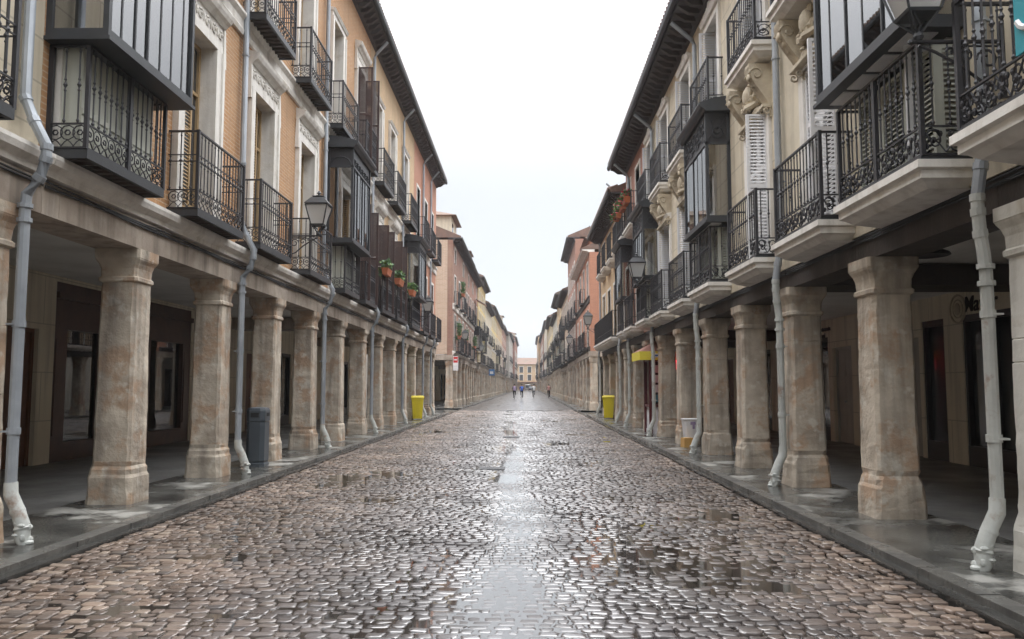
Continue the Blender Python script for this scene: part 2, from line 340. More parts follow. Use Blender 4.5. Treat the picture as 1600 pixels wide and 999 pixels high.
# ------------------------------------------------------------ ground, road, pavements
KL, KR = -4.16, 3.13
YF = 285
struct('ground', add_sheet('ground', [(-260, -60), (260, -60), (260, 520), (-260, 520)], 'asphalt', -.09))
def strip(name, x0, x1, y0, y1, m, z):   # a sheet following the slight bend of the street
    ys = [y0] + [y for y in (45,) if y0 < y < y1] + [y1]
    v = []; f = []
    for y in ys: v += [(x0 + bend(y), y, z), (x1 + bend(y), y, z)]
    for k in range(len(ys) - 1): f.append((2 * k, 2 * k + 1, 2 * k + 3, 2 * k + 2))
    me = bpy.data.meshes.new(name); me.from_pydata(v, [], f); me.materials.append(M[m]); return me
struct('road_bed', strip('road_bed', KL, KR, -12, 50.7, 'mortar', -.0092))
struct('road_far', strip('road_far', KL, KR, 50.7, YF, 'cobble_far', -.002))
def und(x, y):
    e = np.clip((np.abs(x + .5) - 2.8) / .8, 0, 1)
    xc = .06 - .021 * y + .07 * np.sin(y * .8); wd = .36 + .08 * np.sin(y * 1.3 + 1)
    cw = np.exp(-((x - xc) / wd) ** 4)                  # worn channel that holds the water down the middle
    b = (.0075 * np.sin(x * 1.7 + .9 * np.sin(y * .7)) * np.sin(y * 1.35 + 1.3 * np.sin(x * .8)) + .0045 * np.sin(x * 3.7 + 2 + np.sin(y * 1.7)) * np.sin(y * 2.6 + 1 + np.sin(x * 2.3))
         + .0040 * np.sin(x * .9 - y * .45 + 1) - .0012)
    b = b * (1 - .55 * np.exp(-((x - xc) / 1.2) ** 2)) * (1 - .8 * cw) - .0088 * cw + .046 * e * e
    for px, py, a, c, d in ((-2.75, 5.75, .5, .26, .012), (-2.65, 7.4, .42, .3, .012), (-1.95, 7.5, .35, .25, .010), (-2.3, 11., .5, .5, .011), (-.45, 13.5, .3, .5, .006), (2.0, 6.3, .3, .18, .008), (1.2, 7.6, .3, .2, .005), (.9, 16, .5, .6, .008), (-1.2, 27, .8, 1., .01)):
        b = b - d * np.exp(-((x - px) / a) ** 2 - ((y - py) / c) ** 2)
    return b
def cobbles():
    V = []; F = []; RND = []
    y = -2.; row = 0; base = 0
    W = KR - KL - .24
    while y < 50.5:
        h = .088 + .024 * NR.random() if y < 30 else .12
        n = int(W / (.12 if y < 30 else .15)); ws = NR.uniform(.6, 1.42, n); ws = ws / ws.sum() * W
        x0 = KL + .12 + np.concatenate([[0], np.cumsum(ws)[:-1]]); xc = x0 + ws / 2 + NR.normal(0, .004, n)
        yc = y + h / 2 + NR.normal(0, .010, n) + .045 * np.sin(xc * 1.3 + row * .05) + .02 * np.sin(xc * 3.1 + row * .21)
        a = ws / 2 - .0035 - NR.uniform(0, .003, n); b = np.full(n, h / 2 - .0035) - NR.uniform(0, .004, n); wear = 1 - .9 * np.exp(-((xc - .06 + .021 * yc) / .5) ** 4)
        z = und(xc, yc) + NR.normal(0, .0030, n) * wear - .011 * (NR.random(n) < .05 + .05 * np.sin(xc * 2.3 + y) * np.sin(y * 1.9)) * wear; tx = NR.normal(0, .026, n) * wear; ty = NR.normal(0, .024, n) * wear
        rot = NR.normal(0, .11, n)
        r = NR.random(n)
        ang = np.array([.22, .5, 1.07, 1.35]); pa = np.concatenate([ang, pi - ang[::-1], pi + ang, 2 * pi - ang[::-1]])[::2] if y > 30 else np.concatenate([ang, pi - ang[::-1], pi + ang, 2 * pi - ang[::-1]])
        K = len(pa)
        cx = np.sign(np.cos(pa)) * np.abs(np.cos(pa)) ** .42; cy = np.sign(np.sin(pa)) * np.abs(np.sin(pa)) ** .42
        jit = 1 + NR.normal(0, .075, (n, K))
        rings = []
        for sc, dz in ((1., -.02), (.985, -.0055), (.935, -.0008), (.6, .0008)):
            lx = a[:, None] * cx[None] * sc * jit; ly = b[:, None] * cy[None] * sc * jit
            gx = xc[:, None] + lx * np.cos(rot)[:, None] - ly * np.sin(rot)[:, None]; gy = yc[:, None] + lx * np.sin(rot)[:, None] + ly * np.cos(rot)[:, None]
            gz = z[:, None] + dz + tx[:, None] * lx + ty[:, None] * ly
            rings.append(np.stack([gx, gy, gz], -1))
        cen = np.stack([xc, yc, z + .0015], -1)[:, None]
        P = np.concatenate(rings + [cen], 1)
        nv = 4 * K + 1
        for i in range(n):
            o = base + i * nv
            for q in range(3):
                for j in range(K):
                    j2 = (j + 1) % K; F.append((o + q * K + j, o + q * K + j2, o + (q + 1) * K + j2, o + (q + 1) * K + j))
            for j in range(K): F.append((o + 3 * K + j, o + 3 * K + (j + 1) % K, o + 4 * K))
        V.append(P.reshape(-1, 3)); RND.append(np.repeat(r, nv)); base += n * nv
        y += h; row += 1
    V = np.concatenate(V); RND = np.concatenate(RND)
    me = bpy.data.meshes.new('road'); me.from_pydata(V.tolist(), [], F)
    at = me.attributes.new('rnd', 'FLOAT', 'POINT'); at.data.foreach_set('value', RND.astype(np.float32))
    me.materials.append(M['cobble']); me.polygons.foreach_set('use_smooth', [True] * len(me.polygons)); me.update()
    return me
struct('road', cobbles())
# gutters, kerbs and pavements; broken by a paved crossing at the side streets
for s_, k, nm in ((-1, KL, 'left'), (1, KR, 'right')):
    gm = MB(1); g0, g1 = min(k, k - s_ * .11), max(k, k - s_ * .11)
    for (a, b) in ((-12, 45), (45, YF)):
        gm.hexa([(a, -(g0 + bend(a)), -.05), (a, -(g1 + bend(a)), -.05), (b, -(g1 + bend(b)), -.05), (b, -(g0 + bend(b)), -.05), (a, -(g0 + bend(a)), .058), (a, -(g1 + bend(a)), .058), (b, -(g1 + bend(b)), .058), (b, -(g0 + bend(b)), .058)])
    struct('gutter', gm.mesh('gutter', 'gutter'))
    for (a, b) in (((-12, 43.6), (52., YF)) if s_ < 0 else ((-12, 40.7), (47.2, YF))):
        me = MB(1); x0, x1 = min(k, k + s_ * .16), max(k, k + s_ * .16)
        ys = [y for y in [a, *[q for q in (45,) if a < q < b], b]]
        for q in range(len(ys) - 1):
            c0, c1 = bend(ys[q]), bend(ys[q + 1])
            me.hexa([(ys[q], -(x0 + c0), -.05), (ys[q], -(x1 + c0), -.05), (ys[q + 1], -(x1 + c1), -.05), (ys[q + 1], -(x0 + c1), -.05),
                     (ys[q], -(x0 + c0), .104), (ys[q], -(x1 + c0), .104), (ys[q + 1], -(x1 + c1), .104), (ys[q + 1], -(x0 + c1), .104)])
        yk = a
        while yk < min(b, 60):
            Lk = random.uniform(.75, 1.15); j1, j2 = random.uniform(-.008, .008), random.uniform(-.006, .007); cb_ = bend(yk)
            xa, xb = k + cb_ - s_ * (.012 + j1), k + s_ * .163 + cb_
            xl, xh = min(xa, xb), max(xa, xb); zt_ = .1085 + j2 * .5
            me.hexa([(yk, -xl, .0), (yk, -xh, .0), (yk + Lk, -xh, .0), (yk + Lk, -xl, .0), (yk + .008, -xl - .006, zt_), (yk + .008, -xh, zt_), (yk + Lk - .008, -xh, zt_ + j2 * .3), (yk + Lk - .008, -xl - .006, zt_ + j2 * .3)])
            yk += Lk + .006
        struct('kerb', me.mesh('kerb', 'kerb'))
        o0, o1 = k + s_ * .16, (k + s_ * 1.45)
        struct('pavement', strip('pavement', min(o0, o1), max(o0, o1), a, b, 'pavement', .1))
        i1 = s_ * 13.5
        struct('arcade_floor', strip('arcade_floor', min(o1, i1), max(o1, i1), a, b, 'arcade_floor', .1))
struct('crossing_paving', add_sheet('crossing_paving', [(KL, 43.6), (-40, 43.6), (-40, 52), (KL, 52)], 'pavement', .004))
struct('crossing_paving', add_sheet('crossing_paving', [(KR, 40.7), (40, 40.7), (40, 47.2), (KR, 47.2)], 'pavement', .004))
mp_ = MB(1); mp_.box(50.6, 51.3, -(KR - .3), -(KL + .3), .004, .0125)
struct('paved_strip', mp_.mesh('paved_strip', 'kerb'))

# ------------------------------------------------------------ prototypes
def rod(mb, u, p, z0, z1, r=.009, knob=True, lod=0):
    if lod: mb.box(u - r, u + r, p - r, p + r, z0, z1); return
    mb.tube([(u, p, z0), (u, p, z1)], r, 5, False)
    if knob:
        h = z1 - z0
        for t, R, q in ((.5, .022, .028), (.43, .015, .014), (.57, .015, .014), (.04, .017, .02), (.93, .014, .015)):
            z = z0 + h * t; mb.tube([(u, p, z - q), (u, p, z), (u, p, z + q)], [r, R, r], 6, False)
def scrolls(mb, a, b, z0, z1, along, fix, kind, step=None):
    h = z1 - z0; step = step or h * .62
    n = max(1, round((b - a) / step)); st = (b - a) / n; zc = (z0 + z1) / 2
    for i in range(n):
        c = a + st * (i + .5)
        def P(x, z): return (x, fix, z) if along == 'u' else (fix, x, z)
        if kind == 'ring':
            mb.tube([P(c + .33 * h * cos(t), z1 - .36 * h + .33 * h * sin(t)) for t in np.linspace(0, 2 * pi, 10)], .007, 4, False)
            mb.tube([P(c + .12 * h * cos(t), z1 - .36 * h + .12 * h * sin(t)) for t in np.linspace(0, 2 * pi, 7)], .009, 4, False)
            mb.tube([P(c - .30 * h, z0), P(c - .12 * h, z0 + .22 * h), P(c, z1 - .7 * h), P(c + .12 * h, z0 + .22 * h), P(c + .3 * h, z0)], .007, 4, False)
        else:
            f = 1 if i % 2 else -1
            mb.tube([P(c + .3 * st * cos(t), zc + f * .2 * h + .22 * h * sin(t)) for t in np.linspace(0, 2 * pi, 9)], .010, 4, False)
            for q_ in (-.3, .3): mb.ball(*P(c + q_ * st, zc - f * .25 * h * (1 if q_ > 0 else -1)), .022, .016, .03, 5, 4)
            mb.tube([P(c + f * (.5 - .5 * t) * st * cos(t * 8.5) * .9, zc + h * (.46 - .40 * t) * sin(t * 8.5)) for t in np.linspace(0, 1, 14)], .009, 4, False)
            mb.tube([P(c - .5 * st, zc - f * .45 * h), P(c - .2 * st, zc - f * .1 * h), P(c + .2 * st, zc + f * .12 * h), P(c + .5 * st, zc + f * .45 * h)], .008, 4, False)
            mb.ball(*P(c, zc), .025, .02, .03, 5, 4)
_pc = {}
def balcony(side, w, P=.42, H=1.18, kind='iron', lod=0, posts=False, sheet=0, band=.26, mid=.66):
    key = ('b', side, round(w, 2), P, H, kind, lod, posts, sheet)
    if key in _pc: return _pc[key]
    a = w / 2; sb = MB(side)
    if kind == 'iron':
        z = .10
        sb.box(-a, a, P - .045, P, 0, z); sb.box(-a, -a + .045, 0, P - .045, 0, z); sb.box(a - .045, a, 0, P - .045, 0, z)
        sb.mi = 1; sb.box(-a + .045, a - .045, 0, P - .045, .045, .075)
        if not lod:
            for k in range(int(w / .17)):
                u = -a + .12 + k * .17; sb.box(u, u + .035, 0, P - .05, .008, .046)
            sb.mi = 0
        slab = sb.mesh('balcony', 'iron_grey', 'underside')
    else:   # moulded stone slab
        z = .27; pr = [(0, -.02), (P - .10, 0), (P - .04, .05), (P + .01, .07), (P + .01, .14), (P + .05, .155), (P + .05, .225), (0, .225)]
        A = [sb.pt(-a - (q - P) * (q > 0) - .0, q, zz) for q, zz in pr]; B = [sb.pt(a + (q - P) * (q > 0), q, zz) for q, zz in pr]; n = len(pr)
        for j in range(n - 1): sb.face((A[j], B[j], B[j + 1], A[j + 1]))
        # side returns
        WA = [sb.pt(-a - (q - P) * (q > 0), 0, zz) for q, zz in pr]; WB = [sb.pt(a + (q - P) * (q > 0), 0, zz) for q, zz in pr]
        for j in range(n - 1):
            sb.face((WA[j], WA[j + 1], A[j + 1], A[j])); sb.face((WB[j], WB[j + 1], B[j + 1], B[j]))
        sb.mi = 1; sb.box(-a, a, .0, P, .2252, z)
        slab = sb.mesh('balcony', 'stone_trim', 'iron_grey')
    rb = MB(side); e = .02
    top = z + H - .1
    pr = P - e; r_ = .009 if not lod else .008
    for zz, t in ((z + .01, .012), (z + band, .011), (top, .017)) + (((z + mid, .009), (z + mid + .09, .009)) if (mid and not lod and not posts and kind == 'iron') else ()):
        rb.box(-a, a, pr - t, pr + t, zz - t * .7, zz + t * .7)
        for u in (-a, a): rb.box(u - t, u + t, 0, pr, zz - t * .7, zz + t * .7)
    st = .115 if not lod else (.16 if lod == 1 else .22); n = max(2, round(w / st))
    for k in range(n + 1): rod(rb, -a + w * k / n, pr, z + (band if not lod else 0), top, r_, True, lod)
    m_ = max(1, round(P / .13))
    for k in range(m_):
        for u in (-a, a): rod(rb, u, P * k / m_ + .03, z + (band if not lod else 0), top, r_, True, lod)
    t = .02
    for u in (-a, a): rb.box(u - t, u + t, pr - t, pr + t, z, top + (.02 if not posts else 0)); 
    if posts:
        rb.box(-.03, .03, pr - .02, pr + .02, z, top)
        for u in (-a, a): rb.box(u - t, u + t, 0, .05, z, top)
    ch = [('railing', rb.mesh('railing', 'iron'))]
    if not lod:
        ob = MB(side); kd = 'ring' if kind == 'iron' else 's'
        scrolls(ob, -a, a, z + .02, z + band - .01, 'u', pr, kd, .15 if kd == 'ring' else .16)
        for u in (-a, a): scrolls(ob, .03, pr, z + .02, z + band - .01, 'p', u, kd, .15 if kd == 'ring' else .2)
        ch.append(('scrollwork', ob.mesh('scrollwork', 'iron')))
    if posts:
        lb = MB(side); q = P - .13; t1 = top + .02
        if kind == 'iron':
            lb.box(-a + .09, a - .09, q - .02, q, z + .02, t1)
            for u in (-a + .09, a - .11): lb.box(u, u + .02, 0, q - .02, z + .02, t1)
            for k in range(1, 6): u = -a + .09 + (w - .18) * k / 6; lb.box(u - .02, u + .02, q, q + .012, z + .02, t1)
            lb.box(-a + .09, a - .09, q, q + .014, z + .40, z + .46)
        else:
            for k in range(3): louvre(lb, -a + .1 + (w - .2) * k / 3, -.0 + -a + .1 + (w - .2) * (k + 1) / 3 - .01, q - .1, z + .02, t1, .05, sub=1)
            louvre(lb, -a + .1, q - .1, .0, z + .02, t1, .05, True, 1); louvre(lb, a - .14, q - .1, .0, z + .02, t1, .05, True, 1)
        ch.append(('gallery_panel', lb.mesh('gallery_panel', 'panel_pale')))
    if sheet:
        hb = MB(side); hb.box(-a + .02, a - .02, pr - .045, pr - .035, z + .05, z + H * .62); hb.mi = 1
        hb.box(-a + .02, a - .02, pr - .045, pr - .035, z + H * .62, z + H * .8)
        ch.append(('wind_screen', hb.mesh('wind_screen', 'wood_black', 'plaster_grey')))
    _pc[key] = ('balcony', slab, ch); return _pc[key]

def mirador(side, w, P=.64, H=2.4, style='L', nm=5):
    key = ('m', side, w, P, H, style, nm)
    if key in _pc: return _pc[key]
    a = w / 2; fb = MB(side); gl = MB(side)
    t = .03
    fb.box(-a - .03, a + .03, 0, P + .03, -.06, -.02)           # floor of the box
    fb.box(-a, a, P - .05, P, -.02, .07); fb.box(-a, -a + .05, 0, P - .05, -.02, .07); fb.box(a - .05, a, 0, P - .05, -.02, .07)
    if style == 'R':
        fb.mi = 1
        for k in range(4): u = -a + .08 + (w - .12) * k / 4; fb.box(u, u + (w - .16) / 4 - .08, .18, P - .1, -.072, -.06)
        fb.mi = 0
    fr = .42 if style == 'L' else .55
    zt = H - fr - .16
    for u in (-a + t, a - t): fb.box(u - t, u + t, P - 2 * t, P, .07, H - .1); fb.box(u - t, u + t, 0, .06, .07, H - .1)
    for k in range(1, nm):
        u = -a + w * k / nm; fb.box(u - .013, u + .013, P - .034, P - .014, .07, zt)
    fb.box(-a, a, P - .05, P, zt, zt + .05)
    for u in (-a, a - .05): fb.box(u, u + .05, .0, P - .05, zt, zt + .05)
    # frieze
    if style == 'L':
        fb.mi = 2
        for k in range(nm):
            c = -a + w * (k + .5) / nm; R = w / nm * .42
            fb.mi = 0; fb.ringp(c, P - .03, zt + .12, R, .016, 8, 'p', 4, 0, pi)
            fb.ringp(c, P - .03, zt + .12 + R * .1, R * .45, .012, 8)
        fb.mi = 2; fb.box(-a + .03, a - .03, P - .045, P - .035, zt + .28, H - .1)
        for u in (-a + .02, a - .03): fb.box(u, u + .01, .05, P - .05, zt + .05, H - .1)
        fb.mi = 0
        for u in (-a, a): fb.tube([(u, P * .5 + P * .42 * cos(q), zt + .05 + .22 * sin(q)) for q in np.linspace(0, pi, 9)], .014, 4, False)
    else:
        fb.mi = 2; fb.box(-a + .03, a - .03, P - .045, P - .035, zt + .05, H - .1)
        for u in (-a + .02, a - .03): fb.box(u, u + .01, .05, P - .05, zt + .05, H - .1)
        fb.mi = 0; scrolls(fb, -a + .05, a - .05, zt + .08, H - .14, 'u', P - .02, 's', .28)
        for u in (-a, a): scrolls(fb, .06, P - .06, zt + .08, H - .14, 'p', u, 's', .26)
    for u in (-a + .025, a - .035): gl.box(u, u + .006, .06, P - .06, .07, zt)
    for k in range(nm):
        u0, u1 = -a + w * k / nm + .016, -a + w * (k + 1) / nm - .016
        if k == 0: u0 = -a + .06
        if k == nm - 1: u1 = a - .06
        tw = random.uniform(-.011, .011)
        gl.hexa([(u0, P - .03, .07), (u0, P - .024, .07), (u1, P - .024 + tw, .07), (u1, P - .03 + tw, .07), (u0, P - .03, zt), (u0, P - .024, zt), (u1, P - .024 + tw, zt), (u1, P - .03 + tw, zt)])
    rf = MB(side)
    A = a
    cu = MB(side); rc = random.Random(nm + int(w * 10)); u = -a + .1
    while u < a - .12:      # hanging folds with gaps, added pale behind the glass to brighten its sky reflection
        if rc.random() < .82:
            q = P - .13 - .02 * rc.random(); cu.hexa([(u, q, .1), (u, q + .004, .1), (u + .055, q + .022, .1), (u + .055, q + .018, .1), (u, q, zt), (u, q + .004, zt), (u + .055, q + .022, zt), (u + .055, q + .018, zt)])
        u += .057
    rf.prof([(0, H - .1), (P + .02, H - .1), (P + .05, H - .05), (P + .10, H - .03), (P + .13, H + .03), (P + .13, H + .06), (P * .6, H + .16), (0, H + .2)], -A - .12, A + .12)
    _pc[key] = ('bay_window', fb.mesh('bay_window', 'iron_grey', 'paint_white', 'iron'), [('pane', gl.mesh('pane', 'glass')), ('brightening_curtain', cu.mesh('brightening_curtain', 'paint_white')), ('bay_roof', rf.mesh('bay_roof', 'iron_grey'))])
    return _pc[key]

def louvre(mb, u0, u1, p0, z0, z1, step=.05, perp=False, sub=2):
    """a slatted leaf in the wall plane, or standing out at right angles (perp: u0 fixed, u1 = width)."""
    def bx(a, b, c, d, e, f):
        if perp: mb.box(u0 + c, u0 + d, p0 + a, p0 + b, e, f)
        else: mb.box(a, b, p0 + c, p0 + d, e, f)
    a, b = (0, u1) if perp else (u0, u1)
    fw = .05
    bx(a, a + fw, 0, .035, z0, z1); bx(b - fw, b, 0, .035, z0, z1)
    zs = [z0 + (z1 - z0) * k / sub for k in range(sub + 1)]
    for z in zs: bx(a + fw, b - fw, 0, .034, max(z0, z - .035), min(z1, z + .035))
    for i in range(sub):
        z = zs[i] + .05
        while z < zs[i + 1] - .05:
            if perp: mb.hexa([(u0 + .002, p0 + a + fw, z), (u0 + .03, p0 + a + fw, z + .03), (u0 + .03, p0 + b - fw, z + .03), (u0 + .002, p0 + b - fw, z), (u0 + .002, p0 + a + fw, z + .008), (u0 + .03, p0 + a + fw, z + .038), (u0 + .03, p0 + b - fw, z + .038), (u0 + .002, p0 + b - fw, z + .008)])
            else: mb.hexa([(a + fw, p0 + .03, z), (a + fw, p0 + .002, z + .03), (b - fw, p0 + .002, z + .03), (b - fw, p0 + .03, z), (a + fw, p0 + .03, z + .008), (a + fw, p0 + .002, z + .038), (b - fw, p0 + .002, z + .038), (b - fw, p0 + .03, z + .008)])
            z += step
def window(side, w, h, style, lod=0):
    key = ('w', side, w, h, style, lod)
    if key in _pc: return _pc[key]
    a = w / 2; fb = MB(side); pb = MB(side); sb = MB(side); out = []
    d = -.26
    fc = {'L1': 'wood_tan', 'L2': 'wood_tan', 'L3': 'wood_brown', 'R1': 'paint_white', 'R2': 'paint_white'}.get(style, 'wood_brown')
    for u in (-a, a - .06): fb.box(u, u + .06, d, d + .06, 0, h)
    fb.box(-a + .06, a - .06, d, d + .06, 0, .35); fb.box(-a + .06, a - .06, d, d + .06, h - .07, h)
    fb.box(-.035, .035, d, d + .065, .35, h - .07); 
    if not lod: fb.box(-a + .06, a - .06, d, d + .055, h * .72, h * .72 + .05)
    pb.box(-a + .06, a - .06, d + .01, d + .02, .35, h - .07)
    tr = MB(side)
    if style in ('L1', 'L2', 'L3'):
        jw = .26; pj = .06
        tr.box(-a - jw, -a + .004, -.26, pj, 0, h); tr.box(a - .004, a + jw, -.26, pj, 0, h)
        tr.box(-a - jw - .0, -a - jw + .08, pj, pj + .03, 0, h); tr.box(a + jw - .08, a + jw, pj, pj + .03, 0, h)
        tr.box(-a - jw, a + jw, -.26, pj + .002, h - .004, h + .12)
        if style in ('L1', 'L3'):
            tr.box(-a - jw + .03, a + jw - .03, 0, .05, h + .12, h + .42)
            if not lod:
                for k in range(6):
                    c = -a - jw + .15 + (w + 2 * jw - .3) * k / 5
                    tr.ringp(c, .06, h + .27, .065, .02, 8); tr.ball(c, .07, h + .27, .03, .03, .03, 6, 4)
                    if k < 5:
                        c2 = c + (w + 2 * jw - .3) / 10; tr.ball(c2, .055, h + .27, .025, .03, .08, 5, 4)
                for u in (-a - jw - .05, a + jw - .05): tr.tbox(u, u + .10, 0, .085, h - .22, h + .42, .015)
            tr.prof([(0, h + .42), (.08, h + .42), (.12, h + .47), (.17, h + .5), (.20, h + .56), (.21, h + .60), (0, h + .66)], -a - jw - .0, a + jw + .0)
        else:
            tr.prof([(0, h + .12), (.09, h + .12), (.13, h + .19), (0, h + .21)], -a - jw - .02, a + jw + .02)
        out.append(('window_surround', tr.mesh('window_surround', 'stone_trim')))
    elif style in ('R1', 'R2'):
        jw = .16; pj = .05
        tr.box(-a - jw, -a + .004, -.26, pj, 0, h); tr.box(a - .004, a + jw, -.26, pj, 0, h); tr.box(-a - jw, a + jw, -.26, pj + .002, h - .004, h + .14)
        if style == 'R2' and not lod:
            tr.prof([(0, h + .14), (.10, h + .14), (.14, h + .22), (0, h + .25)], -a - jw, a + jw)
            for k in range(-3, 4): tr.ball(k * .14, .06, h + .34 - abs(k) * .02, .085, .05, .09 + .06 * (k == 0), 6, 4, .2)
        out.append(('window_surround', tr.mesh('window_surround', 'stone_trim')))
    elif style == 'P':
        tr.box(-a - .12, -a, -.22, .03, 0, h); tr.box(a, a + .12, -.22, .03, 0, h); tr.box(-a - .12, a + .12, -.22, .032, h, h + .12)
        out.append(('window_surround', tr.mesh('window_surround', 'stone_trim')))
    if not lod:
        stp = .055
        if style == 'L1': louvre(sb, -a + .02, .20, -.215, .02, h * .96, stp, True); louvre(sb, -a + .06, .14, -.17, .02, h * .96, stp); sm = 'wood_tan'
        elif style == 'L2': louvre(sb, -a + .02, .0, -.12, .02, h - .02, stp); sm = 'wood_tan'
        elif style == 'L3': louvre(sb, -a - .04, .42, .07, .02, h * .97, .034, True); louvre(sb, a + .01, .42, .07, .02, h * .97, .034, True); sm = 'wood_brown'
        elif style == 'R1': louvre(sb, -a + .01, -.005, -.02, .02, h - .02, stp, sub=3); louvre(sb, .005, a - .01, -.02, .02, h - .02, stp, sub=3); louvre(sb, -a - .02, .34, .02, .02, h - .02, stp, True); sm = 'paint_white'
        elif style == 'R2': louvre(sb, -a + .01, -.005, -.10, .02, h - .02, stp); louvre(sb, a - .05, .38, -.2, .02, h - .02, stp, True); sm = 'paint_white'
        if sb.v: out.append(('shutter', sb.mesh('shutter', sm)))
    out.append(('pane', pb.mesh('pane', 'pane_dark')))
    _pc[key] = ('window', fb.mesh('window', fc), out); return _pc[key]

def column_meshes(side, H, hw=.275, lod=0):
    """a weathered square pillar standing on the pavement: shaft, capital, plinth."""
    c = MB(side); s = hw * .83
    zs = np.linspace(.52, H - .42, 10 if not lod else 3)
    if not lod:
        pr = []; n = 22; js = sorted(random.sample(range(4, 19), random.choice((0, 1, 2))))
        for k, z in enumerate(np.linspace(.52, H - .42, n)):
            q = s * (1.04 - .07 * k / n)
            if k in js: pr += [(q, q, z - .008), (q - .008, q - .008, z), (q, q, z + .008)]
            else: pr.append((q, q, z))
        c.sq(0, 0, pr, .032, .0035)
    else: c.sq(0, 0, [(hw, hw, 0), (hw * .97, hw * .97, .4), (s, s, .5), (s * .96, s * .96, H - .4), (hw * .92, hw * .92, H - .28), (hw, hw, H - .1), (hw, hw, H)], .05)
    if lod: return c.mesh('column', 'stone_column')
    k = MB(side); z = H - .42
    k.sq(0, 0, [(s * .98, s * .98, z), (s * 1.09, s * 1.09, z + .02), (s * 1.09, s * 1.09, z + .06), (s * 1.0, s * 1.0, z + .08), (s * 1.02, s * 1.02, z + .18), (s * 1.1, s * 1.1, z + .24), (s * 1.22, s * 1.22, z + .285), (s * 1.24, s * 1.24, z + .30),
                (s * 1.26, s * 1.26, z + .31), (s * 1.27, s * 1.27, z + .42)], .03, .003)
    b = MB(side)
    b.sq(0, 0, [(hw * 1.03, hw * 1.03, 0), (hw * 1.02, hw * 1.02, .1), (hw, hw, .2), (hw * .99, hw * .99, .32), (hw * .95, hw * .95, .36), (hw * .93, hw * .93, .42), (hw * .87, hw * .87, .46), (s * 1.06, s * 1.06, .52)], .045, .008)
    return c.mesh('column', 'stone_column'), k.mesh('capital', 'stone_column'), b.mesh('plinth', 'stone_column')

def pipe_meshes(side, z_top, z_cornice, bulge, elbow=None, foot=True):
    """lower cast-iron pipe with its boot, upper zinc pipe stepping round the cornice."""
    m = MB(side); r = .052
    pts = [(0, .14, .62), (0, .14, z_cornice - .5), (0, .15, z_cornice - .35), (0, .15 + bulge * .7, z_cornice - .18), (0, .15 + bulge, z_cornice), (0, .15 + bulge, z_cornice + .12), (0, .13 + bulge * .3, z_cornice + .38), (0, .09, z_cornice + .6), (0, .09, z_top)]
    if elbow: pts[-1] = (0, .09, z_top - .55); pts += [(0, .14, z_top - .42), (0, elbow, z_top - .02)]
    m.tube(pts, [r] * 8 + [r * .93] * (len(pts) - 8), 10)
    for z in (1.1, 2.1):
        m.tube([(0, .14, z), (0, .14, z + .06)], r * 1.2, 10); m.box(-r * 1.25, r * 1.25, .05, .14, z + .02, z + .035)
    for q_ in range(3, 8):
        A_ = np.array(pts[q_]); B_ = np.array(pts[q_ - 1]); d_ = (B_ - A_) / (np.linalg.norm(B_ - A_) + 1e-6); m.tube([tuple(A_ - d_ * .02), tuple(A_ + d_ * .04)], r * 1.13, 10)
    for z, p in ((z_cornice - .48, .14), (z_cornice - .62, .14)): m.tube([(0, p, z), (0, p, z + .04)], r * 1.35, 10)
    z = z_cornice + 1.6
    while z < z_top - .7: m.tube([(0, .09, z), (0, .09, z + .03)], r * 1.2, 10); z += 1.9
    f = MB(side); f.mi = 0
    f.tube([(0, .14, .66), (0, .145, .55), (0, .22, .40), (0, .27, .26), (0, .275, .14), (0, .30, .075)], [r * 1.15, r * 1.2, r * 1.2, r * 1.3, r * 1.25, r * 1.0], 10)
    rs = random.Random(5)
    for (p, z, R) in ((.215, .40, 1.35), (.27, .245, 1.5)): f.tube([(0, p - .006, z + .03), (0, p, z), (0, p + .008, z - .03)], [r * 1.15, r * R, r * 1.15], 10)
    for k in range(9): a = k * 1.3; f.ball(.06 * cos(a), .275 + .065 * sin(a) * .8, .12 + .022 * k, rs.uniform(.022, .04), rs.uniform(.024, .04), rs.uniform(.018, .034), 6, 4)
    f.ball(0, .33, .115, r * .9, .05, .026, 8, 5); f.ball(-.035, .30, .20, .018, .022, .02, 6, 4); f.ball(.035, .30, .20, .018, .022, .02, 6, 4)
    m.box(-.012, .012, -.02, .09, z_cornice + 1.61, z_cornice + 1.63)
    if side > 0:
        for i, f_ in enumerate(m.f):
            if max(m.v[v][2] for v in f_) < z_cornice + .3: m.m[i] = 1
    else: m.m[0] = 0
    return m.mesh('drainpipe', 'zinc', 'iron_painted', smooth=True, sharp=.3 if False else .62), f.mesh('spout', 'iron_painted', smooth=True)

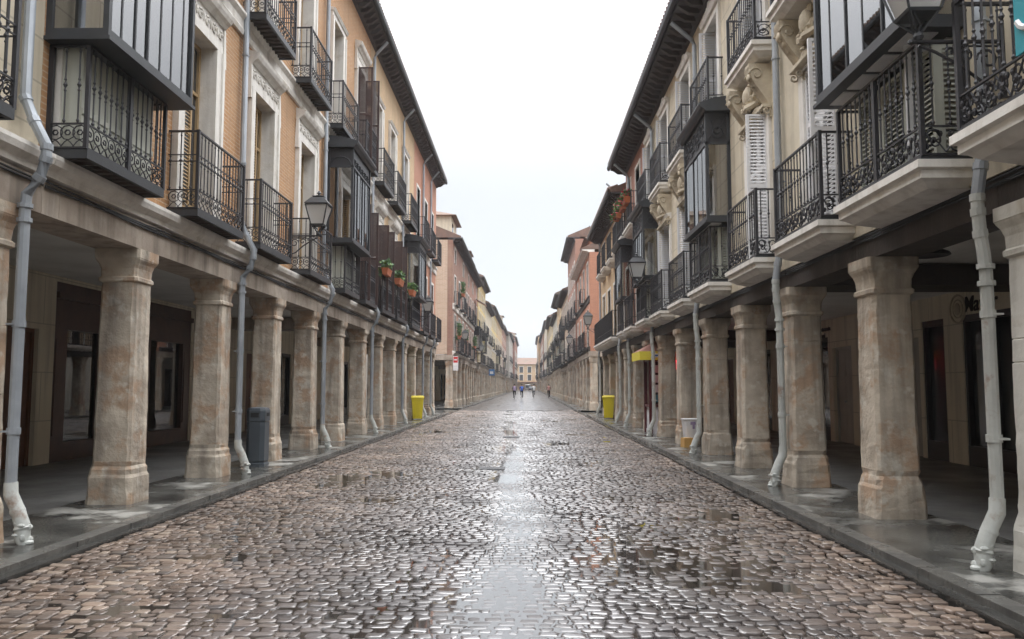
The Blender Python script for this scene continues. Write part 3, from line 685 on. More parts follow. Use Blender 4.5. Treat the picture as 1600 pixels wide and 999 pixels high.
def walls(mb, u0, u1, z0, z1, p0, p1, opens):
    """a wall slab with rectangular openings (ua, ub, za, zb)"""
    us = sorted({u0, u1, *[o[0] for o in opens], *[o[1] for o in opens]}); zs = sorted({z0, z1, *[o[2] for o in opens], *[o[3] for o in opens]})
    us = [u for u in us if u0 <= u <= u1]; zs = [z for z in zs if z0 <= z <= z1]
    nu, nz = len(us) - 1, len(zs) - 1
    def solid(i, k):
        if i < 0 or k < 0 or i >= nu or k >= nz: return False
        cu, cz = (us[i] + us[i + 1]) / 2, (zs[k] + zs[k + 1]) / 2
        return not any(o[0] < cu < o[1] and o[2] < cz < o[3] for o in opens)
    for i in range(nu):
        for k in range(nz):
            if not solid(i, k): continue
            a, b, c, d = us[i], us[i + 1], zs[k], zs[k + 1]
            q = lambda *P: mb.face([mb.pt(*x) for x in P])
            q((a, p1, c), (b, p1, c), (b, p1, d), (a, p1, d)); q((a, p0, c), (a, p0, d), (b, p0, d), (b, p0, c))
            if not solid(i - 1, k): q((a, p0, c), (a, p1, c), (a, p1, d), (a, p0, d))
            if not solid(i + 1, k): q((b, p0, c), (b, p0, d), (b, p1, d), (b, p1, c))
            if not solid(i, k - 1): q((a, p0, c), (b, p0, c), (b, p1, c), (a, p1, c))
            if not solid(i, k + 1): q((a, p0, d), (a, p1, d), (b, p1, d), (b, p0, d))

def corbel(mb, u, z_top, h, P, wd=.17):   # carved scroll bracket carrying a balcony
    n = 10; pz = [(0, z_top), (P, z_top), (P, z_top - .06)]
    for k in range(n): t = k / (n - 1); pz.append((P * (1 - t) ** 1.3 * .95 + .03 + .035 * sin(t * pi * 2), z_top - .06 - (h - .06) * t))
    pz.append((0, z_top - h))
    A = [mb.pt(u - wd / 2, a, b) for a, b in pz]; B = [mb.pt(u + wd / 2, a, b) for a, b in pz]; m = len(pz)
    for j in range(m): mb.face((A[j], B[j], B[(j + 1) % m], A[(j + 1) % m]))
    mb.face(A[::-1]); mb.face(B)
    for sgn in (-1, 1):
        c = u + sgn * (wd / 2 + .005)
        mb.tube([(c, P * .66 + (.12 - .035 * t) * cos(t * 2.4), z_top - .17 + (.12 - .035 * t) * sin(t * 2.4)) for t in np.linspace(0, 3, 14)], .018, 5)
        mb.tube([(c, .09 + (.07 - .018 * t) * cos(t * 2.4 + 2), z_top - h + .1 + (.07 - .018 * t) * sin(t * 2.4 + 2)) for t in np.linspace(0, 3, 12)], .014, 5)
    for k in range(5): mb.ball(u, P * .9 - .075 * k, z_top - .2 - .09 * k, wd * .42, .045, .07, 7, 5, .12)
def relief(mb, u, z0, z1, w):             # acanthus spray over the window head
    zc = (z0 + z1) / 2; rs = random.Random(11)
    for side_ in (-1, 1):
        for k in range(7):     # curling leaves fanning out from the middle
            a0 = .25 + k * .26; L = w * .5 * (1.05 - .06 * k)
            pts = []
            for t in np.linspace(0, 1, 7):
                r_ = L * t; a = a0 + .9 * t * t
                pts.append((u + side_ * r_ * cos(a * .8) * .98, .06 + .13 * (1 - t) + .05 * sin(t * 9 + k), z0 + .12 + r_ * sin(a * .8) * .62))
            mb.tube(pts, [.045, .06, .055, .05, .045, .035, .012], 6)
            mb.ball(*pts[-2], .05, .05, .045, 6, 4, .2)
    for k in range(24):
        a = rs.uniform(-1, 1); t = rs.random()
        mb.ball(u + a * w / 2 * (1 - .3 * t), .05 + .09 * (1 - abs(a)), z0 + (z1 - z0) * t, rs.uniform(.03, .06), .06, rs.uniform(.04, .08), 6, 4, .3)
    mb.ball(u, .17, zc + .03, .12, .09, .19, 10, 7, .04)
    mb.tube([(u - w / 2, .05, z0), (u - w / 4, .10, z0 + .05), (u, .13, z0 - .02), (u + w / 4, .10, z0 + .05), (u + w / 2, .05, z0)], .04, 6)
    mb.box(u - w / 2 - .2, u + w / 2 + .2, 0, .16, z0 - .07, z0 - .02)

HOUSES = []
def house(side, W, y0, y1, label, wm, zc=3.68, zb=3.27, ze=12.6, over=.5, cols=(), units=(), units2=(), f1=3.95, f2=8.0, h1=2.9, h2=2.9,
          lod=0, pipes=(), depth=4.05, eave='corbel', group='arcaded houses along the street', beam='stone_beam', beam_p=.06, shops='auto', colH=None, band=True, storeys3=None, endwall=None, name='arcaded_house', roof_slope=.42):
    """units: (u centre, kind, window style); kind 'b' balcony, 'm' bay window, 'w' window only, 'B' long run"""
    rz = -math.atan(BEND) if y0 > 45 else 0
    root = thing(name, label, 'house', (side * W + bend(y0), y0, 0), rz, group)
    HOUSES.append(root)
    y1 -= y0; L = y1
    D = 10.5
    ops = []
    R = lambda u: u - y0
    wins = []
    for (u, k, st) in units: ops.append((R(u) - .55, R(u) + .55, f1, f1 + h1)); wins.append((R(u), f1, 1.1, h1, st))
    for (u, k, st) in units2: ops.append((R(u) - .5, R(u) + .5, f2, f2 + h2)); wins.append((R(u), f2, 1.0, h2, st))
    if storeys3:
        z3, h3, us3, st = storeys3
        for u in us3: ops.append((R(u) - .45, R(u) + .45, z3, z3 + h3)); wins.append((R(u), z3, .9, h3, st))
    e = .003
    wb = MB(side); zl = zb + .004 if band else zb + .3
    walls(wb, e, L - e, zc - .05, ze, -.35, 0, ops)
    mb = wb
    wb.mi = 1 if endwall else 0
    for (a, b) in ((e, .3), (L - .3, L - e)): wb.box(a, b, -D, -.352, zc, ze)
    wb.mi = 0
    wb.box(.3, L - .3, -D, -D + .3, zc, ze)
    obj('wall', wb.mesh('wall', wm, endwall or wm), root)
    ib = MB(side); ib.box(.32, L - .32, -1.3, -1.25, zc + .02, ze - .05)   # rooms behind the windows end in a dark partition
    obj('partition', ib.mesh('partition', 'plaster_grey'), root)
    # roof, eave, gutter
    rb = MB(side); zr = ze + .16
    rb.prof([(over + .02, zr), (over + .03, zr + .1), (-D / 2, zr + .1 + (D / 2 + over) * roof_slope), (-D - .4, zr + .1), (-D - .4, zr)], e, L - e)
    obj('roof', rb.mesh('roof', 'tile_clay'), root)
    eb = MB(side)
    if not lod:   # clay tile mouths along the eave
        k = .06
        tb = MB(side)
        while k < L - .05:
            tb.tube([(k, over + .10, zr + .10), (k, over - .3, zr + .24)], .07, 6); k += .2
        obj('eave_tiles', tb.mesh('eave_tiles', 'tile_clay'), root)
    if eave == 'corbel':
        eb.box(e, L - e, -.3, over - .02, ze + .08, ze + .155)
        eb.prof([(0, ze - .12), (.08, ze - .10), (.12, ze), (.12, ze + .078), (0, ze + .078)], e, L - e)
        stp = .36 if not lod else .7; n = int(L / stp)
        for k in range(n):
            u = (k + .5) * L / n; wd = .06 if not lod else .11
            eb.hexa([(u - wd, .10, ze - .10), (u - wd, over * .55, ze - .08), (u + wd, over * .55, ze - .08), (u + wd, .10, ze - .10),
                     (u - wd, .10, ze + .079), (u - wd, over - .04, ze + .079), (u + wd, over - .04, ze + .079), (u + wd, .10, ze + .079)])
        em = 'eave_wood'
    else:
        eb.prof([(-.3, ze), (.1, ze), (.14, ze + .05), (over * .6, ze + .07), (over, ze + .1), (over, ze + .155), (-.3, ze + .155)], e, L - e); em = 'stone_trim'
    obj('eave', eb.mesh('eave', em), root)
    if eave == 'corbel':
        gb = MB(side)
        gb.prof([(over - .01, ze + .20), (over, ze + .11), (over + .05, ze + .07), (over + .11, ze + .11), (over + .13, ze + .20), (over + .115, ze + .2), (over + .1, ze + .12), (over + .05, ze + .085), (over + .01, ze + .12)], e, L - e)
        obj('gutter', gb.mesh('gutter_', 'iron_grey'), root)
    # floor bands
    if band:
        cb = MB(side)
        cb.prof([(0, zc - .04), (.09, zc - .02), (.10, zc + .04), (.17, zc + .09), (.19, zc + .15), (.19, zc + .19), (.05, zc + .235), (0, zc + .24)], e, L - e)
        z = f2 - .42
        if units2: cb.prof([(0, z), (.05, z), (.07, z + .08), (.05, z + .12), (.05, z + .26), (.11, z + .33), (.11, z + .38), (0, z + .41)], e, L - e)
        obj('cornice_band', cb.mesh('cornice_band', 'stone_trim' if band is True else band), root)
    # beam over the pillars, arcade ceiling
    bb = MB(side); bb.box(e, L - e, -.50, beam_p, zb, zc - .052)
    if not lod:
        for k in range(int(L / 2.85) + 1):
            u = min(L - .4, k * 2.85 + .3); bb.box(u, u + .004, beam_p, beam_p + .003, zb + .01, zc - .06)
        cable = MB(side)
        for c_ in range(3):
            pts = [(u, beam_p + .02, zc - .075 - .022 * c_ - .02 * abs(sin(u * 1.1 + c_)) - .008 * (c_ == 1)) for u in np.linspace(.02, L - .02, max(4, int(L / .5)))]
            cable.tube(pts, .011, 5)
        obj('cable', cable.mesh('cable', 'black'), root)
    if endwall or True:
        for (a, b) in ((e, .45), (L - .45, L - e)): bb.box(a, b, -depth, -.502, zb, zc - .052)
    obj('beam', bb.mesh('beam', beam), root)
    cb = MB(side); cb.box(.01, L - .01, -depth + .002, -.504, zc - .052 if False else zc - .03, zc + .0)
    if not lod:
        pass
    obj('arcade_ceiling', cb.mesh('arcade_ceiling', 'ceiling'), root)
    # shop wall at the back of the arcade
    sw = MB(side); so_ = []
    if shops == 'auto':
        sh = []; u = .9
        kk = int(y0) % 3
        while u + 2.2 < L:
            sh.append((u, u + (2.0 if kk % 3 else 1.2), 'shop' if kk % 3 else 'door')); kk += 1; u += 2.85
    else: sh = [(R(a), R(b), k) for a, b, k in shops]
    tops = {'shop': 2.75, 'door': 2.6, 'big': 3.55, 'dark': 2.85, 'panel': 2.55}
    for a, b, k in sh: so_.append((a, b, .1, min(tops[k], zc - .1)))
    walls(sw, e, L - e, .1, zc - .031, -depth - .3, -depth, so_)
    obj('arcade_wall', sw.mesh('arcade_wall', 'wall_arcade'), root)
    for a, b, k in sh:
        t = min(tops[k], zc - .1); fb = MB(side); pb = MB(side); p = -depth - .18
        if k in ('door', 'panel'):
            fb.box(a, a + .07, p, p + .1, .1, t); fb.box(b - .07, b, p, p + .1, .1, t); fb.box(a + .07, b - .07, p, p + .1, t - .07, t)
            fb.box(a + .07, b - .07, p + .02, p + .06, .1, t - .07)
            for zz in ((.25, .95), (1.1, 1.7), (1.8, t - .2)):
                for q in (0, 1):
                    x0 = a + .12 + q * (b - a - .14) / 2; fb.tbox(x0, x0 + (b - a - .14) / 2 - .1, p + .06, p + .075, zz[0], zz[1], .01)
            o = obj('shop_door', fb.mesh('shop_door', 'wood_door' if k == 'door' else 'plaster_grey'), root)
            hb = MB(side); hb.ball((a + b) / 2 + .05, p + .1, 1.15, .03, .03, .03); obj('handle', hb.mesh('handle', 'zinc'), o)
        else:
            fr = 'wood_shop' if k == 'big' else 'wood_black'
            n = 1 if b - a < 1.6 else (2 if b - a < 3.5 else 5)
            fb.box(a, b, p, p + .16, .1, .46); fb.box(a, b, p, p + .16, t - (.9 if k == 'big' else .12), t)
            if k == 'big':
                ps = [(R(15.45), R(16.7)), (R(17.3), R(18.3)), (R(18.95), R(20.75))]
                e_ = [a] + [v for q in ps for v in q] + [b]
                for i in range(0, len(e_), 2): fb.box(e_[i], e_[i + 1], p, p + .165, .46, t - .9)
                fb.box(a, b, p + .16, p + .24, t - .32, t - .2)
                for i in range(0, len(e_), 2): fb.tbox(e_[i] + .05, e_[i + 1] - .05, p + .165, p + .19, .6, t - 1.1, .01)
                for q in ps: pb.box(q[0], q[1], p + .06, p + .068, .46, t - .9)
            else:
                for i in range(n + 1):
                    u = a + (b - a - .07) * i / n; fb.box(u, u + .07, p, p + .155, .46, t - .12)
                pb.box(a + .07, b - .07, p + .06, p + .068, .46, t - .12)
            o = obj('shopfront', fb.mesh('shopfront', fr), root); obj('pane', pb.mesh('pane', 'pane_dark' if k == 'dark' else 'glass_shop'), o)
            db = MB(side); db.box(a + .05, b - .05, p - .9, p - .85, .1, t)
            if k == 'big' or (k == 'shop' and not lod):
                db.mi = 1
                for q in range(int((b - a) / .45)):
                    u = a + .2 + q * .45; hh = random.uniform(.5, 1.3); db.box(u, u + .28, p - .5, p - .3, .46, .46 + hh)
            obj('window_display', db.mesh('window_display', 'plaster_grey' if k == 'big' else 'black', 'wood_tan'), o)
    # close the dark body behind the shops
    kb = MB(side); kb.box(e, L - e, -depth - 2.2, -depth - 2.1, .1, zc - .1)
    for (a, b) in ((e, .28), (L - .28, L - e)): kb.box(a, b, -D + .0, -depth - .302, .1, zc - .002)
    obj('back_wall', kb.mesh('back_wall', 'plaster_grey'), root)
    # pillars
    cH = (colH or zb) - .1
    cm = column_meshes(side, cH, lod=lod) if cols else None
    for u in cols:
        loc = (-side * -.22, R(u) + .28, .1)
        if lod: obj('column', cm, root, loc)
        else:
            if random.random() < .8: cm = column_meshes(side, cH)
            o = obj('column', cm[0], root, loc); obj('capital', cm[1], o); obj('plinth', cm[2], o)
            o.rotation_euler = (0, 0, random.uniform(-.012, .012))
    # windows
    for (u, z, w_, h_, st) in wins: place(root, window(side, w_, h_, st, 1 if lod else 0), (0, u, z))
    return root
def add_bal(root, side, W, u, z, proto): return place(root, proto, (0, u - root.location.y, z))
def add_pipe(root, side, u, meshes):
    o = obj('drainpipe', meshes[0], root, (0, u - root.location.y, 0)); obj('spout', meshes[1], o); return o

WL, WR = 4.9, 3.9
IB = lambda w, **k: balcony(-1, w, .43, 1.18, 'iron', **k)
# ---- left side
c0 = [9.81 + 2.86 * k for k in range(-4, 12)]
cl_ = [6.95, 9.81, 12.67, 15.45, 18.22, 21.05, 24.1, 26.95, 29.7, 32.5, 35.3, 38.1, 40.9]
L0 = house(-1, WL, -8, 7.78, 'pale stone house cut off by the left edge, with a thick grey drainpipe', 'plaster_rust', cols=[6.95, 4.1, 1.3, -1.5, -4.3, -7.2],
           units=[(5.85, 'b', 'L1'), (3, 'b', 'L1'), (0, 'b', 'L1')], units2=[(5.85, 'b', 'L2'), (3, 'b', 'L2')], shops=[(1, 2.6, 'shop')])
LA = house(-1, WL, 7.78, 24.6, 'ochre brick house on the left with white stone window surrounds and dark iron balconies', 'brick_ochre', cols=cl_[1:6],
           units=[(8.77, 'm', 'L1'), (11.55, 'b', 'L1'), (14.45, 'b', 'L1'), (17.4, 'b', 'L1'), (20.4, 'm', 'L1'), (23.1, 'b', 'L3')],
           units2=[(11.5, 'b', 'L2'), (14.2, 'b', 'L2'), (17.1, 'b', 'L2'), (20.1, 'b', 'L2'), (23., 'b', 'L3')],
           shops=[(10.5, 12.6, 'dark'), (13.6, 14.5, 'door'), (15.0, 21.2, 'big'), (22, 23.6, 'dark')])
LB = house(-1, WL, 24.6, 34.6, 'olive-yellow house on the left with dark slatted shutters and potted plants on its balconies', 'plaster_ochre', cols=cl_[6:10],
           units=[(26.1, 'b', 'L3'), (29.0, 'b', 'L3'), (32.9, 'm', 'L1')], units2=[(25.9, 'b', 'L2'), (28.7, 'b', 'L2'), (31.9, 'b', 'L2')])
LC = house(-1, WL, 34.6, 43.4, 'red brick house ending the near left row at the side street', 'brick_orange', cols=[35.3, 38.1, 40.9, 42.6], f2=8.0,
           units=[(36.2, 'b', 'P'), (38.9, 'b', 'P'), (41.6, 'b', 'P')], units2=[(36, 'b', 'P'), (38.8, 'b', 'P'), (41.5, 'b', 'P')], h2=2.6)
for rt, us in ((L0, (5.85, 3., 0.)), (LA, (11.55, 14.15, 17.3, 23.1)),):
    for u in us: add_bal(rt, -1, WL, u, 3.87, IB(1.78))
for u in (8.77, 20.5): add_bal(LA, -1, WL, u, 3.87, IB(1.74, posts=True))
for u, mw in ((8.83, 2.06), (20.45, 2.2)): add_bal(LA, -1, WL, u, 5.13, mirador(-1, mw, .65, 2.42, 'L', 7))
for u in (11.5, 14.15, 17.05, 20.0, 22.9): add_bal(LA, -1, WL, u, 7.9, IB(1.78))
for u in (26.1, 29.0): add_bal(LB, -1, WL, u, 3.87, balcony(-1, 2.4, .43, 1.18, 'iron', sheet=1))
add_bal(LB, -1, WL, 32.7, 3.87, balcony(-1, 2.4, .43, 1.18, 'iron', sheet=1)); add_bal(LB, -1, WL, 33.0, 5.15, mirador(-1, 2.2, .65, 2.35, 'L', 5))
for u in (25.85, 28.6, 31.9): add_bal(LB, -1, WL, u, 7.95, IB(1.9))
for u in (36.2, 38.9, 41.6): add_bal(LC, -1, WL, u, 3.87, IB(1.9, lod=1)); add_bal(LC, -1, WL, u - .1, 7.95, IB(1.7, lod=1))
pm = pipe_meshes(-1, 12.6, 3.72, .17, .5)
for rt, us in ((L0, (7.40,)), (LA, (13.25, 18.8)), (LB, (24.75, 31.)), (LC, (37.2, 40.3))):
    for u in us: add_pipe(rt, -1, u, pm)
# ---- right side
SBk = dict(kind='stone')
RB = lambda w, P=.40, **k: balcony(1, w, P, 1.12, 'stone', **k)
cr_ = [5.95, 8.88, 11.61, 14.27, 17.02, 20.1, 22.91, 25.6, 28.3, 31.0, 33.8, 36.5, 39.2]
RKW = dict(zc=3.34, zb=2.99, f1=3.53, f2=6.95, h1=2.37, h2=2.1, over=.6, beam='timber_dark', beam_p=-.02, band='timber_dark', depth=4.2)
def rhouse(*a, **k): q = dict(RKW); q.update(k); return house(1, WR, *a, **q)
RA = rhouse(-8, 11.85, 'cream rendered house on the right with carved scroll brackets and white slatted shutters', 'plaster_cream', ze=9.72, band=False, cols=[5.95, 8.88, 3.1, .3, -2.5, -5.3],
            units=[(5., 'b', 'R1'), (7.8, 'm', 'R1'), (10.25, 'b', 'R1'), (2.2, 'b', 'R1'), (-.6, 'b', 'R1')], units2=[(7.8, 'b', 'R2'), (10.25, 'b', 'R2'), (5., 'b', 'R2')],
            shops=[(4, 6, 'dark')])
RBh = rhouse(11.85, 25.5, 'cream house on the right with grooved stonework and two dark iron bay windows', 'plaster_rust', ze=9.72, band=False, cols=cr_[2:7],
             units=[(13.05, 'b', 'R1'), (15.9, 'm', 'R2'), (18.7, 'b', 'R2'), (21.6, 'b', 'R2'), (24., 'm', 'R2')], units2=[(13., 'b', 'R2'), (16., 'b', 'R2'), (18.7, 'b', 'R2'), (21.6, 'b', 'R2'), (24.2, 'b', 'R2')],
             shops=[(13.0, 14.85, 'dark'), (15.5, 16.35, 'dark'), (16.5, 17.2, 'panel'), (19.9, 21.1, 'panel'), (21.4, 22.4, 'dark'), (23.4, 24.9, 'dark')])
RC = rhouse(25.5, 30.2, 'narrow red brick house on the right with flower-filled balcony under dark eaves', 'brick_red', ze=9.72, band=False, cols=cr_[7:9], h1=2.4,
            units=[(27., 'b', 'P'), (29.3, 'm', 'P')], units2=[(26.9, 'b', 'P'), (29.2, 'b', 'P')])
RD = rhouse(30.2, 40.4, 'lower tan house on the right with one long first-floor balcony beside the side street', 'plaster_ochre', ze=8.85, band=False, cols=cr_[9:13], h2=1.5,
            units=[(31.6, 'b', 'P'), (34., 'b', 'P'), (36.4, 'b', 'P'), (38.8, 'b', 'P')], units2=[(31.6, 'b', 'P'), (34., 'b', 'P'), (36.4, 'b', 'P'), (38.8, 'b', 'P')])
add_bal(RA, 1, WR, 5.1, 3.28, RB(2.1, .50)); add_bal(RA, 1, WR, 2.2, 3.28, RB(2.1, .50)); add_bal(RA, 1, WR, -.6, 3.28, RB(2.1, .50))
add_bal(RA, 1, WR, 7.75, 3.28, RB(1.8, .45, posts=True)); add_bal(RA, 1, WR, 7.93, 4.78, mirador(1, 2.06, .55, 2.1, 'R', 5))
add_bal(RA, 1, WR, 10.2, 3.28, RB(1.7)); 
for u in (7.8, 10.25, 5.): add_bal(RA, 1, WR, u, 6.66, RB(1.6, .38))
add_bal(RBh, 1, WR, 12.95, 3.28, RB(1.65, .36)); add_bal(RBh, 1, WR, 15.9, 3.28, RB(1.8, posts=True)); add_bal(RBh, 1, WR, 15.85, 4.68, mirador(1, 2.04, .47, 2.15, 'R', 5))
for u in (18.7, 21.6): add_bal(RBh, 1, WR, u, 3.28, RB(1.75, .34))
add_bal(RBh, 1, WR, 24., 3.28, RB(1.8, posts=True)); add_bal(RBh, 1, WR, 24., 4.68, mirador(1, 2.1, .47, 2.15, 'R', 5))
for u in (12.9, 16.05, 18.7, 21.6, 24.2): add_bal(RBh, 1, WR, u, 6.70, RB(1.6, .32))
add_bal(RC, 1, WR, 27., 3.28, RB(1.8, lod=1)); add_bal(RC, 1, WR, 26.9, 6.7, RB(1.8, lod=1)); add_bal(RC, 1, WR, 29.2, 6.7, RB(1.6, lod=1))
add_bal(RC, 1, WR, 29.3, 3.28, RB(1.5, lod=1)); add_bal(RC, 1, WR, 29.25, 4.68, mirador(1, 1.75, .47, 2.0, 'R', 4))
add_bal(RD, 1, WR, 35.8, 3.28, RB(7.9, .42, lod=1))
for u in (31.6, 34., 36.4, 38.8): add_bal(RD, 1, WR, u, 6.7, RB(1.4, .3, lod=1))
cbk = MB(1)
for u in (10.25, 7.8):
    pass
def carved(root, u, w=1.55):
    m = MB(1); corbel(m, -w / 2 + .13, 6.64, .86, .35, .22); corbel(m, w / 2 - .13, 6.64, .86, .35, .22); relief(m, 0, 6.0, 6.62, w * .72)
    obj('carved_bracket', m.mesh('carved_bracket', 'stone_carved', smooth=True), root, (0, u - root.location.y, 0))
for u in (10.25, 7.8): carved(RA, u)
for u in (13., 18.7, 21.6): carved(RBh, u, 1.45)
for ch_ in RA.children:   # the nearest right pillar is painted nearly white
    if ch_.name.startswith('column') and abs(ch_.location.y + RA.location.y - 6.23) < .05:
        for q_ in (ch_, *ch_.children): q_.data = q_.data.copy(); q_.data.materials[0] = M['stone_painted']
        ch_['label'] = 'pillar painted off-white'
pr_ = pipe_meshes(1, 9.7, 2.98, .03, .6)
for rt, us in ((RA, (6.5, 11.78)), (RBh, (17.35, 23.4)), (RC, (28.8,)), (RD, (31.6, 40.1))):
    for u in us: add_pipe(rt, 1, u, pr_)
# ---- far left and right rows
def far_house(side, y0, y1, label, wm, ze, detail, W=None, over=.5, eave='corbel', endwall=None, attic=None, third=False, name='arcaded_house', hs=0):
    L = side < 0; W = W or (4.9 if L else 3.85)
    rs = random.Random(int(y0 * 7 + side)); W += rs.uniform(-.06, .06)
    n = max(2, round((y1 - y0) / rs.choice((2.6, 2.9, 3.3)))); st = (y1 - y0) / n; dz = rs.uniform(-.12, .25); d2 = rs.uniform(-.3, .45)
    cols = [y0 + .05 + st * k for k in range(n)] + [y1 - .62]
    us = [y0 + st * (k + .5) for k in range(n)]
    kw = dict(zc=3.5 + dz, zb=3.12 + dz, f1=3.75 + dz, f2=7.0 + d2, h1=rs.uniform(2.1, 2.5), h2=rs.uniform(1.8, 2.2), depth=3.8)
    s3 = (9.6, 1.6, us, 'P') if third else None
    if ze > 11 and not third: s3 = (9.9, 1.0, us[::2], 'P')
    r = house(side, W, y0, y1, label, wm, ze=ze, over=over, cols=cols, units=[(u, 'b', 'P') for u in us], units2=[(u, 'b', 'P') for u in us], lod=1, eave=eave, endwall=endwall, storeys3=s3, band='timber_dark' if not L else True, beam='stone_beam', **kw)
    d = 1 if detail > 1 else 2
    for k, u in enumerate(us):
        if detail < 1 and k % 2: continue
        if rs.random() < .85: add_bal(r, side, W, u, 3.6 + dz, balcony(side, rs.choice((1.4, 1.7, 2.3)), rs.choice((.35, .55)), 1.05, 'iron', lod=d))
        if rs.random() < .12: add_bal(r, side, W, u, 4.9 + dz, mirador(side, 1.6, .5, 2.0, 'R', 4))
        if rs.random() < .7: add_bal(r, side, W, u, 6.85 + d2, balcony(side, rs.choice((1.3, 1.6)), rs.choice((.3, .45)), 1.0, 'iron', lod=d))
    if attic:
        a0, a1, zz = attic; m = MB(side); m.box(a0, a1, -3.6, -.25, ze + .1, zz); o = obj('attic', m.mesh('attic', 'plaster_cream' if L else wm), r)
        m = MB(side); m.hexa([(a0 - .3, -4., zz), (a0 - .3, .12, zz), (a1 + .3, .12, zz), (a1 + .3, -4, zz), (a0 + .9, -2.2, zz + .55), (a0 + .9, -1.6, zz + .55), (a1 - .9, -1.6, zz + .55), (a1 - .9, -2.2, zz + .55)])
        obj('attic_roof', m.mesh('attic_roof', 'tile_clay'), o)
        m = MB(side); m.box(a0 + .6, a0 + 1.5, -.26, -.23, ze + .7, zz - .4); obj('attic_window', m.mesh('attic_window', 'pane_dark'), o)
    m = MB(side); uc = (y1 - y0) * .6; m.box(uc, uc + .6, -4.2, -3.6, ze + 1.6, ze + 3.0); m.box(uc - .06, uc + .66, -4.26, -3.54, ze + 3.0, ze + 3.1)
    obj('chimney', m.mesh('chimney', 'brick_pale'), r)
    return r
FL = [(52.6, 66, 'rose-brick corner house beyond the left side street with a blank flank wall', 'brick_dark', 11.3, 2, dict(endwall='brick_pale', attic=(1.2, 5.2, 13.2))),
      (66, 79, 'dark red house second beyond the left side street with a white and red awning', 'plaster_rose', 11.4, 2, dict(attic=(3., 6., 13.3))),
      (79, 92, 'tall pale yellow house in the middle of the far left row', 'plaster_yellow', 12.3, 1, dict(third=True)),
      (92, 108, 'cream house beside the tall yellow one in the far left row', 'plaster_cream', 11.0, 1, {}),
      (108, 126, 'second yellow house of the far left row, beyond the cream one', 'plaster_yellow', 12.2, 1, dict(third=True)),
      (126, 150, 'long tan house in the distant part of the left row', 'plaster_ochre', 12.2, 0, {}),
      (150, 178, 'distant rose house in the left row with tiled roof turret', 'plaster_rose', 12.8, 0, dict(attic=(9, 13, 15.5))),
      (178, 215, 'very distant grey house near the end of the left row', 'plaster_grey', 13.2, 0, dict(W=4.3, third=True)),
      (215, 262, 'last and farthest house of the left row', 'brick_red', 14.5, 0, dict(W=3.7, third=True, attic=(20, 26, 17)))]
FR = [(47.6, 61, 'bright orange brick corner house beyond the right side street', 'brick_orange', 9.6, 2, dict(eave='stone', over=.45, attic=(3.2, 7.5, 11.0))),
      (61, 73, 'tall dull red house rising behind the orange one on the right', 'plaster_rose', 12.9, 2, dict(third=True, over=.55)),
      (73, 88, 'tan brick house past the tall one in the far right row', 'brick_pale', 10.2, 1, dict(over=.5)),
      (88, 104, 'ochre house with a raised tiled attic in the far right row', 'plaster_ochre', 11.6, 1, dict(over=.7)),
      (104, 124, 'grey rendered house midway down the far right row', 'plaster_grey', 10.8, 1, {}),
      (124, 150, 'pale yellow house standing out in the distant right row', 'plaster_yellow', 12.2, 0, dict(third=True, over=.7)),
      (150, 182, 'distant cream house in the right row past the yellow one', 'plaster_cream', 13.6, 0, dict(third=True, W=3.6)),
      (182, 220, 'very distant rose house near the end of the right row', 'plaster_rose', 13.4, 0, dict(W=3.3, third=True)),
      (220, 262, 'last and farthest house of the right row', 'plaster_ochre', 15, 0, dict(W=2.7, third=True))]
far = {}
for s_, T in ((-1, FL), (1, FR)):
    for (a, b, lb, wm, ze, dt, k) in T: far[(s_, a)] = far_house(s_, a, b, lb, wm, ze, dt, **k)
# building closing the street
def end_building():
    r = thing('town_house', 'tan building with a hipped roof closing the far end of the street', 'house', (0, 284, 0))
    m = MB(1); ops = [(x, x + 1.3, z, z + 2.1) for x in (-3.5, -.6, 2.3, 5.2) for z in (3.4, 6.2)]
    # this one faces the camera: build in x with a rotated parent
    r.rotation_euler = (0, 0, pi / 2); r.location = (1.6, 284, 0)
    walls(m, -16, 16, 0, 9.2, -.4, 0, [(-(b), -(a), c, d) for a, b, c, d in ops]); m.box(-16, 16, -9, -.402, 0, 9.1)
    r2 = obj('wall', m.mesh('wall', 'plaster_ochre'), r)
    w_ = MB(1)
    m = MB(1); m.hexa([(-16.6, -9.5, 9.2), (-16.6, .6, 9.2), (16.6, .6, 9.2), (16.6, -9.5, 9.2), (-10, -5, 11.6), (-10, -4, 11.6), (10, -4, 11.6), (10, -5, 11.6)])
    obj('roof', m.mesh('roof', 'tile_clay'), r)
    for a, b, c, d in ops:
        m = MB(1); m.box(-b, -a, -.3, -.25, c, d); m.mi = 1
        m.box(-b - .15, -b, -.2, .05, c, d); m.box(-a, -a + .15, -.2, .05, c, d); m.box(-b - .15, -a + .15, -.2, .06, d, d + .2)
        obj('window', m.mesh('window', 'pane_dark', 'stone_trim'), r)
    m = MB(1); m.box(-12, 12, 0, 2.2, 2.7, 2.9); obj('canopy', m.mesh('canopy', 'maroon'), r)
end_building()
